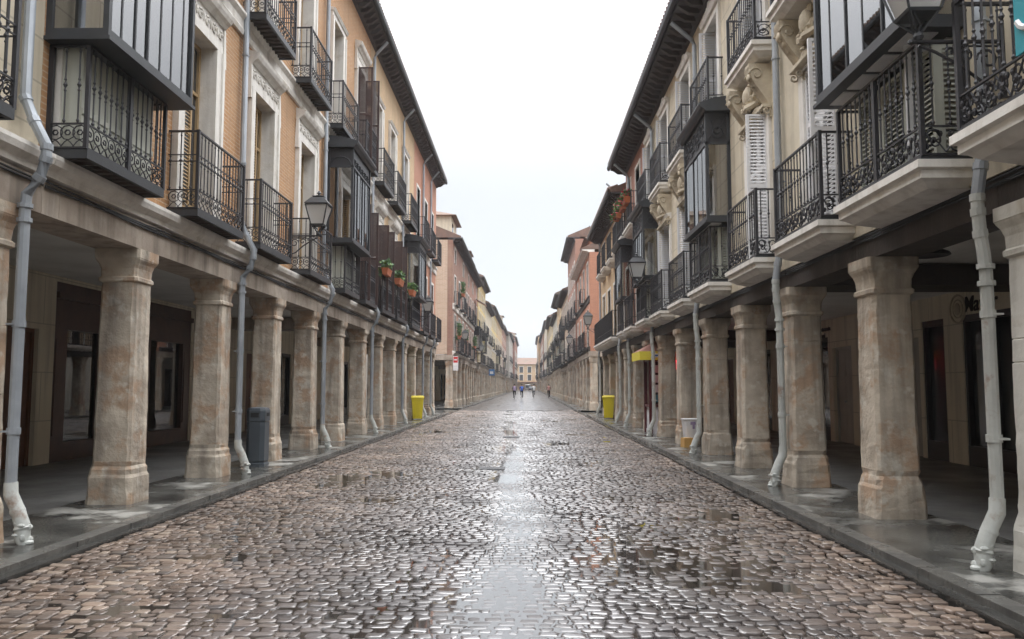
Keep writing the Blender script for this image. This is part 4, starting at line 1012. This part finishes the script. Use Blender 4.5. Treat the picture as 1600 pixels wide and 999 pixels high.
# ------------------------------------------------------------ street lanterns on wrought-iron wall brackets
def lantern_proto():
    f = MB(1); g = MB(1); b = MB(1)
    # origin: bottom of the lantern; (u, p) centred
    def fr(z, h): return [(-h, -h, z), (-h, h, z), (h, h, z), (h, -h, z)]
    f.hexa(fr(.06, .125) + fr(.085, .135)); f.hexa(fr(.47, .225) + fr(.50, .24)); f.hexa(fr(.50, .245) + fr(.64, .13)); f.hexa(fr(.64, .10) + fr(.67, .12)); f.hexa(fr(.67, .12) + fr(.70, .03))
    f.lathe(0, 0, [(.03, .70), (.025, .73), (.05, .745), (.03, .77), (.01, .80)], 8)
    for a, c in ((-1, -1), (-1, 1), (1, 1), (1, -1)): f.tube([(a * .13, c * .13, .08), (a * .225, c * .225, .475)], .013, 4)
    for a, c in ((-1, 0), (1, 0), (0, 1), (0, -1)): f.tube([(a * .11 - c * .08, c * .11 - a * .08, .06), (a * .05, c * .05, -.03), (0, 0, -.10)], .009, 4)
    for a, c in ((-1, -1), (-1, 1), (1, 1), (1, -1)): f.tube([(a * .12, c * .12, .07), (a * .06, c * .06, -.02), (0, 0, -.1)], .012, 4)
    f.lathe(0, 0, [(.03, -.14), (.045, -.11), (.03, -.07)], 8)
    g.hexa(fr(.087, .118) + fr(.468, .208))
    return f.mesh('lantern', 'iron_grey'), g.mesh('lamp_glass', 'lamp_glass')
LF, LG = lantern_proto()
def arm(side, P):
    m = MB(side)
    m.tube([(0, 0, -.15), (0, P + .04, -.15)], .018, 6); m.tube([(0, 0, -.19), (0, P * .6, -.185)], .010, 5)
    m.box(-.03, .03, 0, .02, -.62, .02)
    m.tube([(0, .02, -.55), (0, P * .25, -.5), (0, P * .5, -.36), (0, P * .8, -.24), (0, P, -.18)], .014, 5)
    for c, z, R in ((.13, -.3, .09), (.3, -.27, .065), (.42, -.23, .04)): m.tube([(0, c + (R - .02 * t) * cos(t * 2.6), z + (R - .02 * t) * sin(t * 2.6)) for t in np.linspace(0, 3, 14)], .011, 5)
    m.ball(0, P + .06, -.15, .025, .03, .025, 6, 5)
    return m.mesh('bracket', 'iron')
def lamp(side, y, z, P, label, wall=None):
    x = side * (wall or (WL if side < 0 else WR)) + bend(y)
    t = thing('street_lantern', label, 'street lamp', (x, y, z), 0, 'wall lanterns along the street')
    obj('bracket', arm(side, P), t); l = obj('lantern', LF, t, (-side * P, 0, 0)); obj('lamp_glass', LG, l)
lamp(-1, 16.25, 4.80, .62, 'glass lantern on the left ochre brick house, nearest on that side')
lamp(-1, 35.2, 4.78, .60, 'grey lantern on the left red brick house, beside the last near drainpipes')
lamp(-1, 56.5, 4.8, .6, 'small lantern on the rose-brick corner house beyond the left side street')
lamp(-1, 75.5, 4.8, .6, 'distant lantern on the dark red house, far left row')
lamp(1, 6.35, 4.50, .68, 'large close lantern cut by the top edge, before the right glazed bay')
lamp(1, 22.6, 4.55, .70, 'lantern halfway along the near right row, on the cream grooved house')
lamp(1, 40.0, 4.55, .72, 'lantern at the end of the long balcony, seen against the orange wall')
lamp(1, 58.5, 4.6, .65, 'distant lantern on the orange brick house, far right row', wall=3.85)
# ------------------------------------------------------------ bins
def wheelie(x, y, rz, label):
    b = MB(1)
    def fr(z, a, c, y0=0): return [(-c + y0, -a, z), (-c + y0, a, z), (c + y0, a, z), (c + y0, -a, z)]
    b.hexa(fr(.05, .19, .20) + fr(.90, .255, .27)); b.hexa(fr(.90, .275, .29) + fr(.95, .28, .295))
    for k in (-.1, .1): b.box(-.25, -.235, k - .02, k + .02, .15, .85)
    t = thing('wheeled_bin', label, 'bin', (x, y, .1), rz, 'yellow recycling bins on the pavement', b.mesh('wheeled_bin', 'plastic_yellow'))
    l = MB(1); l.hexa(fr(.952, .285, .30) + fr(1.03, .24, .25)); l.tube([(.28, -.2, .98), (.33, -.2, .98), (.33, .2, .98), (.28, .2, .98)], .014, 5)
    obj('lid', l.mesh('lid', 'plastic_yellow'), t)
    for s_ in (-1, 1):
        w_ = MB(1); w_.tube([(.17, s_ * .20 - .02, .08), (.17, s_ * .20 + .02, .08)], .08, 12); obj('wheel', w_.mesh('wheel', 'rubber'), t)
wheelie(-4.63, 34.4, .2, 'yellow wheeled bin between the left pillars below the red brick house')
wheelie(3.72, 35.6, -.15, 'yellow wheeled bin in front of the right pillars below the long balcony')
b = MB(1); b.sq(0, 0, [(.20, .17, 0), (.20, .17, .06), (.185, .155, .065), (.185, .155, .10), (.195, .165, .105), (.195, .165, .80)], .07)
t = thing('litter_bin', 'dark grey litter bin beside the third pillar on the left pavement', 'bin', (-4.86, 14.55, .1), 0, None, b.mesh('litter_bin', 'plastic_grey', smooth=False))
b = MB(1); b.sq(0, 0, [(.185, .155, .80), (.185, .155, .812), (.2, .17, .815), (.2, .17, 1.0), (.185, .155, 1.045), (.12, .10, 1.06)], .07); h = obj('hood', b.mesh('hood', 'plastic_grey'), t)
b = MB(1)
b.box(-.2045, -.198, -.075, .075, .885, .965); obj('slot', b.mesh('slot', 'black'), h)
b = MB(1); b.box(-.05, .09, -.1745, -.168, .9, .96); obj('slot', b.mesh('slot', 'black'), h)
# ------------------------------------------------------------ kiosk
def kiosk():
    t = thing('news_kiosk', 'small kiosk with yellow awning tucked between the right pillars', 'kiosk', (3.72, 24.5, .1))
    # local: u = y, p = -x  (side=1): x = -p
    m = MB(1)
    m.box(.0, 1.0, -1.3, -.12, 0, .12); m.box(.02, .98, -1.3, -.14, .12, .80)
    obj('cabinet', m.mesh('cabinet', 'paint_white'), t)
    m = MB(1)
    for (u, p) in ((0, -.12), (0, -.62), (0, -1.3), (1.0, -.12)): m.box(u - .04, u + .04, p - .05, p + .05, 0, 2.32)
    m.box(-.03, 1.03, -1.33, -.09, .80, .88); m.box(-.03, 1.03, -1.33, -.09, 2.2, 2.3)
    obj('post', m.mesh('post', 'maroon'), t)
    m = MB(1); m.box(.12, .14, -1.25, -.17, .9, 2.18)
    m.mi = 1
    r = random.Random(3)
    for i in range(4):
        for k in range(5):
            m.mi = r.choice((1, 2, 3, 4)); z = .95 + i * .3; p = -1.2 + k * .2
            m.box(.105, .118, p, p + .15, z, z + .23)
    obj('magazine_rack', m.mesh('magazine_rack', 'black', 'magazines', 'sign_white', 'sign_blue', 'awning_top'), t)
    m = MB(1)
    a, b_, p0, p1 = -.62, 1.1, -1.35, .28
    m.hexa([(a, p0, 2.48), (a, p1, 2.48), (b_, p1, 2.48), (b_, p0, 2.48), (a + .7, p0, 2.86), (a + .7, p1 - .7, 2.86), (b_ - .2, p1 - .7, 2.86), (b_ - .2, p0, 2.86)])
    m.mi = 1
    m.box(a - .01, a + .01, p0, p1, 2.22, 2.479); m.box(a + .011, b_, p1 - .01, p1 + .01, 2.22, 2.479)
    o = obj('awning', m.mesh('awning', 'awning_top', 'awning_yellow'), t)
    m = MB(1); m.box(a - .016, a - .0105, -.40, -.10, 2.30, 2.41); m.mi = 1
    for k in range(4): m.box(a - .016, a - .0105, -1.1 + k * .12, -1.02 + k * .12, 2.31, 2.40)
    m.mi = 2; m.box(a - .02, a - .0165, -.34, -.16, 2.33, 2.38)
    obj('emblem', m.mesh('emblem', 'sign_white', 'cardboard', 'sign_blue'), o)
kiosk()
b = MB(1); b.box(0, .1, -.22, .22, 0, .28); t = thing('shop_sign', 'small glowing red box sign in the right arcade past the kiosk pillar', 'sign', (4.95, 26, 2.15), 0, None, b.mesh('shop_sign', 'red_light'))
t.location = (4.62, 23.6, 2.03)
b = MB(1); b.tube([(.05, 0, .28), (.05, 0, 1.25)], .012, 5); obj('hanger', b.mesh('hanger', 'iron'), t)
b = MB(1)
b.sq(0, 0, [(.13, .13, 0), (.15, .15, .1), (.2, .2, .60), (.215, .215, .61), (.215, .215, .64)], .05)
t = thing('waste_bin', 'white tapered waste bin with dark mark beside a right pillar', 'bin', (4.02, 19.5, .12), 0, None, b.mesh('waste_bin', 'paint_white'))
b = MB(1); b.box(-.206, -.19, -.07, .05, .50, .57); b.box(-.2, -.18, -.05, .0, .40, .5); obj('mark', b.mesh('mark', 'cloth_lilac'), t)
b = MB(1); b.tbox(-.12, .12, -.13, .13, 0, .22, .008); b.box(-.125, .125, -.02, .02, .2215, .223)
thing('cardboard_box', 'small orange cardboard box on the pavement next to the white waste bin', 'box', (3.86, 19.15, .1), .2, None, b.mesh('cardboard_box', 'cardboard'))
# ------------------------------------------------------------ planters and climbing pots
def leaves(n, L, Wd, H, r, droop=0., flowers=0, rs=None, lm='leaf'):
    rs = rs or random.Random(1); m = MB(1)
    for k in range(n):
        a = rs.uniform(-L / 2, L / 2); c = rs.uniform(-Wd / 2, Wd / 2); z = rs.random() ** .7 * H
        if rs.random() < droop: c = Wd / 2 + rs.uniform(0, .1); z = -rs.uniform(0, .25)
        d = np.array([rs.gauss(0, 1), rs.gauss(0, 1), rs.gauss(0, .7) + .4]); d /= np.linalg.norm(d)
        e = np.cross(d, [rs.gauss(0, 1), rs.gauss(0, 1), rs.gauss(0, 1)]); e /= np.linalg.norm(e)
        q = rs.uniform(.6, 1.3) * r; o = np.array([a, c, z]); m.mi = 1 if rs.random() < .3 else 0
        if rs.random() < flowers: m.mi = 2; q *= .9
        i = [m.pt(*(o + v)) for v in (-d * q * .2 - e * q * .05, d * q * .5 - e * q * .4, d * q * 1.2, d * q * .5 + e * q * .4)]
        m.face(i)
        if m.mi != 2 and k % 4 == 0: m.tube([(a * .8, c * .6, 0), tuple(o)], .004, 3)
    return m.mesh('plant', lm, 'leaf_light', 'flower')
def planter(x, y, z, L, label, seed, fl=0, n=220, pot=True, H=.26, group='planters on the balcony rails'):
    rs = random.Random(seed)
    b = MB(1)
    b.hexa([(-L / 2 + .03, -.07, 0), (-L / 2 + .03, .07, 0), (L / 2 - .03, .07, 0), (L / 2 - .03, -.07, 0), (-L / 2, -.1, .17), (-L / 2, .1, .17), (L / 2, .1, .17), (L / 2, -.1, .17)])
    b.box(-L / 2 - .01, L / 2 + .01, -.11, .11, .171, .2)
    t = thing('planter', label, 'planter', (x, y, z), 0, group, b.mesh('planter', 'terracotta'))
    obj('plant', leaves(n, L * 1.05, .26, H, .085, .25, fl, rs), t, (0, 0, .2))
planter(-4.36, 24.9, 5.02, .75, 'terracotta trough of grey-green plants, nearest of three on the olive-yellow house', 1)
planter(-4.36, 27.4, 5.02, .95, 'terracotta trough with yellowish succulents, middle of three on the olive-yellow house', 2)
planter(-4.36, 30.6, 5.02, .75, 'terracotta trough of trailing leaves, third and farthest on the olive-yellow house', 3)
planter(3.42, 26.4, 7.62, .7, 'pot of red geraniums nearest on the narrow red house balcony', 4, .35, 300)
planter(3.42, 27.4, 7.62, .7, 'pot of red geraniums farther along the narrow red house balcony', 5, .4, 300)
planter(3.42, 28.9, 7.62, .8, 'bushy red-flowered pot on the second balcony of the narrow red house', 6, .3, 380, H=.45)
for i, (y, z, lb) in enumerate(((54.6, 4.75, 'leafy shrub on the corner balcony of the rose-brick house, first floor'), (60.5, 4.75, 'light green shrub hanging from the middle first-floor balcony, rose-brick house'), (57.5, 8.0, 'trailing pot plant on an upper balcony of the rose-brick house'),
                               (70, 4.8, 'green climber on the first-floor balcony of the dark red house'))):
    planter(-4.55 + bend(y), y, z, 1.0, lb, 20 + i, .02, 420, H=.85, group='plants on far left balconies')
# ------------------------------------------------------------ signs, awning, arcade lamp, banner
b = MB(1); b.box(0, .03, -.17, .17, 0, .95); b.mi = 1; b.box(-.004, 0, -.14, .14, .52, .90); b.mi = 0; b.box(-.008, -.004, -.1, .1, .67, .75)
t = thing('street_sign', 'narrow white and red sign on the corner pillar beyond the left side street', 'sign', (-4.55, 52.4, 2.55), 0, None, b.mesh('street_sign', 'sign_white', 'sign_red'))
b = MB(1); b.box(0, .05, -.34, .34, 0, .75); b.mi = 1; b.box(-.005, 0, -.2, .2, .2, .5)
t = thing('hanging_sign', 'light blue projecting sign under the far left houses', 'sign', (-4.2 + bend(94), 94, 2.75), 0, None, b.mesh('hanging_sign', 'sign_blue', 'sign_white'))
b = MB(1); b.tube([(.02, .3, .78), (.02, .75, .78)], .015, 5); obj('bracket', b.mesh('bracket', 'iron'), t)
b = MB(-1)
for k in range(6):
    b.mi = k % 2; u = k * .42
    b.hexa([(u, .05, .55), (u, 1.0, 0), (u + .42, 1.0, 0), (u + .42, .05, .55), (u, .05, .58), (u, 1.02, .03), (u + .42, 1.02, .03), (u + .42, .05, .58)])
t = thing('awning', 'white and red striped awning over an upper balcony, far left row', 'awning', (-4.88 + bend(75), 74.5, 9.2), 0, None, b.mesh('awning', 'sign_white', 'sign_red'))
b = MB(1); b.lathe(0, 0, [(.05, .10), (.10, .085), (.22, .03), (.24, .0), (.22, -.01), (.12, .0)], 20)
t = thing('pendant_lamp', 'dark shallow dish lamp hanging from the right arcade ceiling', 'lamp', (4.75, 9.35, 3.08), 0, None, b.mesh('pendant_lamp', 'iron'))
b = MB(1); b.tube([(0, 0, .1), (0, 0, .25)], .02, 6); obj('stem', b.mesh('stem', 'iron'), t)
b = MB(1); b.box(0, 1.15, 0, .02, 0, .80); t = thing('banner', 'turquoise banner with a white curved letter on the nearest right balcony', 'banner', (3.36, 4.15, 3.78), 0, None, b.mesh('banner', 'turquoise'))
b = MB(1)
P_ = [(.14 * cos(a), .14 + .14 * sin(a)) for a in np.linspace(.4, 1.5 * pi, 12)] + [(.14 * cos(a), -.14 + .14 * sin(a)) for a in np.linspace(.5 * pi, -pi * .87, 12)][1:]
b.tube([(.98 - h_, .024, .42 + v_) for h_, v_ in P_], .022, 6)
obj('lettering', b.mesh('lettering', 'sign_white'), t)
# lettering and medallion on the right arcade wall
def letters(txt, root, loc, size, name='lettering', m='letter', shear=0.):
    c = bpy.data.curves.new(name, 'FONT'); c.body = txt; c.size = size; c.extrude = .008; c.shear = shear; c.offset = .004; c.materials.append(M[m])
    q = bpy.data.objects.new(name, c); S.collection.objects.link(q); me = bpy.data.meshes.new_from_object(q.evaluated_get(bpy.context.evaluated_depsgraph_get())); bpy.data.objects.remove(q)
    o = obj(name, me, root, loc); o.rotation_euler = (pi / 2, 0, -pi / 2); return o
letters('Mayor', RBh, (WR and 4.19, 14.75 - 11.85, 2.90), .40, m='letter', shear=.2)
letters('Restaurante', RBh, (4.19, 22.0 - 11.85, 3.02), .17); letters('Hostal', RBh, (4.19, 22.0 - 11.85, 2.84), .17)
b = MB(1); b.ringp(3.1, -4.19, 2.98, .26, .02, 20); b.ringp(3.1, -4.19, 2.98, .17, .012, 16); b.ball(3.1, -4.18, 2.98, .1, .02, .12)
obj('medallion', b.mesh('medallion', 'stone_carved'), RBh)
b = MB(1); b.box(2.05, 2.65, -4.36, -4.355, .62, 1.75); b.mi = 1; b.box(2.15, 2.4, -4.3545, -4.353, 1.0, 1.5)
obj('poster', b.mesh('poster', 'sign_white', 'plaster_grey'), RBh)
b = MB(-1); b.box(2.1, 2.6, 0, .35, 5.6, 6.0); b.box(2.15, 2.5, .35, .36, 5.65, 5.95)
obj('air_conditioner', b.mesh('air_conditioner', 'plaster_grey'), [h for h in HOUSES if abs(h.location.y - 52.6) < .01][0])
# ------------------------------------------------------------ cyclists
def rider(x, y, label, shirt, legs, seat_phase=1, rz=0.):
    J = {'pel': (0, -.12, .98, .135), 'wai': (0, -.04, 1.14, .125), 'che': (0, .08, 1.34, .155), 'nek': (0, .16, 1.49, .06), 'hed': (0, .22, 1.60, .095), 'top': (0, .22, 1.70, .075)}
    for s_, n_ in ((-1, 'l'), (1, 'r')):
        up = s_ * seat_phase > 0
        J.update({n_ + 'sh': (s_ * .19, .12, 1.42, .06), n_ + 'el': (s_ * .25, .27, 1.2, .045), n_ + 'wr': (s_ * .24, .44, 1.06, .03), n_ + 'hn': (s_ * .24, .50, 1.05, .038),
                  n_ + 'hp': (s_ * .10, -.10, .94, .095), n_ + 'kn': (s_ * .11, .26, .84 if up else .62, .062), n_ + 'an': (s_ * .10, .06, .50 if up else .22, .042), n_ + 'tt': (s_ * .10, .22, .46 if up else .18, .035)})
    E = [('pel', 'wai'), ('wai', 'che'), ('che', 'nek'), ('nek', 'hed'), ('hed', 'top')]
    for n_ in 'lr': E += [('che', n_ + 'sh'), (n_ + 'sh', n_ + 'el'), (n_ + 'el', n_ + 'wr'), (n_ + 'wr', n_ + 'hn'), ('pel', n_ + 'hp'), (n_ + 'hp', n_ + 'kn'), (n_ + 'kn', n_ + 'an'), (n_ + 'an', n_ + 'tt')]
    K = list(J); me = bpy.data.meshes.new('person'); me.from_pydata([J[k][:3] for k in K], [(K.index(a), K.index(b)) for a, b in E], [])
    o = bpy.data.objects.new('person', me); S.collection.objects.link(o)
    md = o.modifiers.new('skin', 'SKIN'); md.use_smooth_shade = True
    sv = me.skin_vertices[0].data
    for i, k in enumerate(K): sv[i].radius = (J[k][3], J[k][3] * (.8 if k in ('che', 'wai', 'pel') else 1)); sv[i].use_root = (k == 'pel')
    sb = o.modifiers.new('sub', 'SUBSURF'); sb.levels = sb.render_levels = 1
    dg = bpy.context.evaluated_depsgraph_get(); ev = o.evaluated_get(dg); nm = bpy.data.meshes.new_from_object(ev)
    o.modifiers.clear(); o.data = nm; nm.materials.clear()
    for q in ('skin', shirt, legs): nm.materials.append(M[q])
    for p in nm.polygons:
        c = p.center; i = 0
        if c.z > 1.5: i = 0
        elif abs(c.x) > .2 and c.y > .36: i = 0
        elif c.z > 1.0: i = 1
        elif c.z > .25 or c.y < .1: i = 2
        p.material_index = i; p.use_smooth = True
    o.location = (x, y, 0); o.rotation_euler = (0, 0, rz); o['label'] = label; o['category'] = 'person'; o['group'] = 'cyclists far down the street'
    h = MB(1); h.ball(.22, 0, 1.675, .125, .10, .085, 10, 7); obj('helmet', h.mesh('helmet', legs if shirt == 'cloth_rose' else 'cloth_black', smooth=True), o)
    f = MB(1)
    for s_ in (-1,1):
        f.ball(.315, s_ * .035, 1.615, .012, .014, .01, 5, 4)
    f.ball(.325, 0, 1.59, .016, .014, .022, 5, 4); obj('face', f.mesh('face', 'cloth_black'), o)
def bicycle(x, y, label, fm, rz=0.):
    t = thing('bicycle', label, 'bicycle', (x, y, 0), rz, 'bicycles far down the street')
    f = MB(1); q = .014
    for a, b in (((-.10, 0, .92), (-.02, 0, .28)), ((-.02, 0, .28), (.42, 0, .80)), ((.42, 0, .86), (.38, 0, .72)), ((-.09, 0, .78), (.40, 0, .82)), ((-.02, 0, .28), (-.50, 0, .34)), ((-.08, 0, .76), (-.50, 0, .34)), ((.40, 0, .82), (.50, 0, .5)), ((.50, 0, .5), (.54, 0, .34)), ((.42, 0, .86), (.44, 0, 1.0))):
        f.tube([a, b], q, 6)
    f.tube([(-.02, -.12, .28), (-.02, .12, .28)], .02, 6); f.box(-.1, .06, .10, .2, .17, .19); f.box(-.1, .06, -.2, -.10, .45, .47)
    obj('frame', f.mesh('frame', fm), t)
    h = MB(1); h.tube([(.50, -.25, 1.02), (.44, -.12, 1.0), (.44, .12, 1.0), (.50, .25, 1.02)], .014, 6); obj('handlebar', h.mesh('handlebar', 'iron'), t)
    s_ = MB(1); s_.hexa([(-.24, -.08, .91), (-.24, .08, .91), (.03, .025, .92), (.03, -.025, .92), (-.24, -.07, .95), (-.24, .07, .95), (.03, .02, .945), (.03, -.02, .945)]); obj('saddle', s_.mesh('saddle', 'rubber'), t)
    for yy in (-.5, .54):
        w_ = MB(1); pts = [(yy + .33 * cos(a), 0, .345 + .33 * sin(a)) for a in np.linspace(0, 2 * pi, 25)]; w_.tube(pts, .016, 5, False)
        for k in range(8): a = k * pi / 8; w_.tube([(yy + .32 * cos(a), 0, .345 + .32 * sin(a)), (yy - .32 * cos(a), 0, .345 - .32 * sin(a))], .003, 3)
        w_.tube([(yy, -.04, .345), (yy, .04, .345)], .02, 6); obj('wheel', w_.mesh('wheel', 'rubber'), t)
for x, y, d, sh, lg, ph, fm in ((-1.2, 92.5, 'in lilac and white jersey, leftmost of the four', 'cloth_lilac', 'cloth_black', 1, 'iron'), (-.36, 93., 'in a bright blue jacket, second from the left', 'cloth_blue', 'cloth_black', -1, 'iron'),
                                (1.09, 96.5, 'in a white shirt and black shorts, in the middle of the road', 'cloth_white', 'cloth_black', 1, 'zinc'), (2.95, 98.5, 'in a dull rose top, close to the right kerb', 'cloth_rose', 'cloth_black', -1, 'maroon')):
    rider(x, y, 'cyclist riding away ' + d, sh, lg, ph); bicycle(x, y, 'bicycle of the rider ' + d.split(',')[0], fm)
# ------------------------------------------------------------ damp air
hb = MB(1); hb.box(-65, 525, -265, 265, -1.2, 40)
hz = obj('haze', hb.mesh('haze', 'black')); hz['kind'] = 'stuff'
hm = bpy.data.materials.new('haze'); hm.use_nodes = True; hm.node_tree.nodes.clear()
hv = hm.node_tree.nodes.new('ShaderNodeVolumePrincipled'); ho = hm.node_tree.nodes.new('ShaderNodeOutputMaterial')
hv.inputs['Density'].default_value = .0006; hv.inputs['Color'].default_value = (.93, .95, 1, 1); hv.inputs['Anisotropy'].default_value = .2
hm.node_tree.links.new(hv.outputs[0], ho.inputs['Volume']); hz.data.materials.clear(); hz.data.materials.append(hm)
# ------------------------------------------------------------ vehicles at the far end
def vehicle(x, y, label, cat, paint, van):
    H = 1.95 if van else 1.45; Wd = .92 if van else .86; L = 2.3 if van else 2.1
    m = MB(1)
    if van: sec = [(-L, .35), (-L, H - .1), (-L + .15, H), (L - 1.1, H), (L - .55, 1.15), (L, .95), (L, .35)]
    else: sec = [(-L, .35), (-L, .85), (-L + .45, .92), (-L + .9, H), (L - 1.9, H), (L - 1.2, .95), (L, .80), (L, .35)]
    A = [m.pt(a, -Wd * (.86 if b > 1 else 1), b) for a, b in sec]; B = [m.pt(a, Wd * (.86 if b > 1 else 1), b) for a, b in sec]; n = len(sec)
    for j in range(n): m.face((A[j], B[j], B[(j + 1) % n], A[(j + 1) % n]))
    m.face(A[::-1]); m.face(B)
    t = thing('parked_' + cat, label, cat, (x, y, 0), 0); obj('body', m.mesh('body', paint), t)
    for u in (-L + .7, L - .75):
        for s_ in (-1, 1):
            w_ = MB(1); w_.tube([(u, s_ * Wd - .1, .32), (u, s_ * Wd + .02, .32)], .32, 14); w_.mi = 1; w_.tube([(u, s_ * Wd - .1, .32), (u, s_ * Wd + .03, .32)], .18, 10); obj('wheel', w_.mesh('wheel', 'rubber', 'zinc'), t)
    g = MB(1); zb_ = 1.02
    g.hexa([(-L - .004 if van else -L + .52, -Wd * .7, zb_), (-L - .004 if van else -L + .52, Wd * .7, zb_), (-L + .01 if van else -L + .6, Wd * .7, zb_), (-L + .01 if van else -L + .6, -Wd * .7, zb_),
            (-L - .004 if van else -L + .84, -Wd * .7, H - .22 if van else H - .06), (-L - .004 if van else -L + .84, Wd * .7, H - .22 if van else H - .06), (-L + .01 if van else -L + .95, Wd * .7, H - .22 if van else H - .06), (-L + .01 if van else -L + .95, -Wd * .7, H - .22 if van else H - .06)])
    obj('rear_window', g.mesh('rear_window', 'pane_dark'), t)
    for s_ in (-1, 1):
        g = MB(1); g.box(-L - .006, -L + .02, s_ * (Wd - .12) - .07, s_ * (Wd - .12) + .07, .7, .84); obj('tail_light', g.mesh('tail_light', 'sign_red'), t)
    g = MB(1); g.box(-L - .05, -L - .001, -Wd * .95, Wd * .95, .36, .52); obj('bumper', g.mesh('bumper', 'plastic_grey'), t)
vehicle(.9, 236, 'white van parked at the far end of the street', 'van', 'car_white', True)
vehicle(1.9, 226, 'dark blue car parked before the white van at the street end', 'car', 'car_blue', False)
# ------------------------------------------------------------ litter on the wet setts, drain cover
for x, y, q in ((-.62, 15.2, .24), (-.42, 24.5, .26)):
    b = MB(1); b.tbox(-q, q, -q, q, 0, .012, .004)
    for k in range(7): b.box(-q * .75, q * .75, -q * .75 + k * q * .22, -q * .66 + k * q * .22, .0125, .016)
    struct('drain_cover', b.mesh('drain_cover', 'iron'), (x, y, -.008))
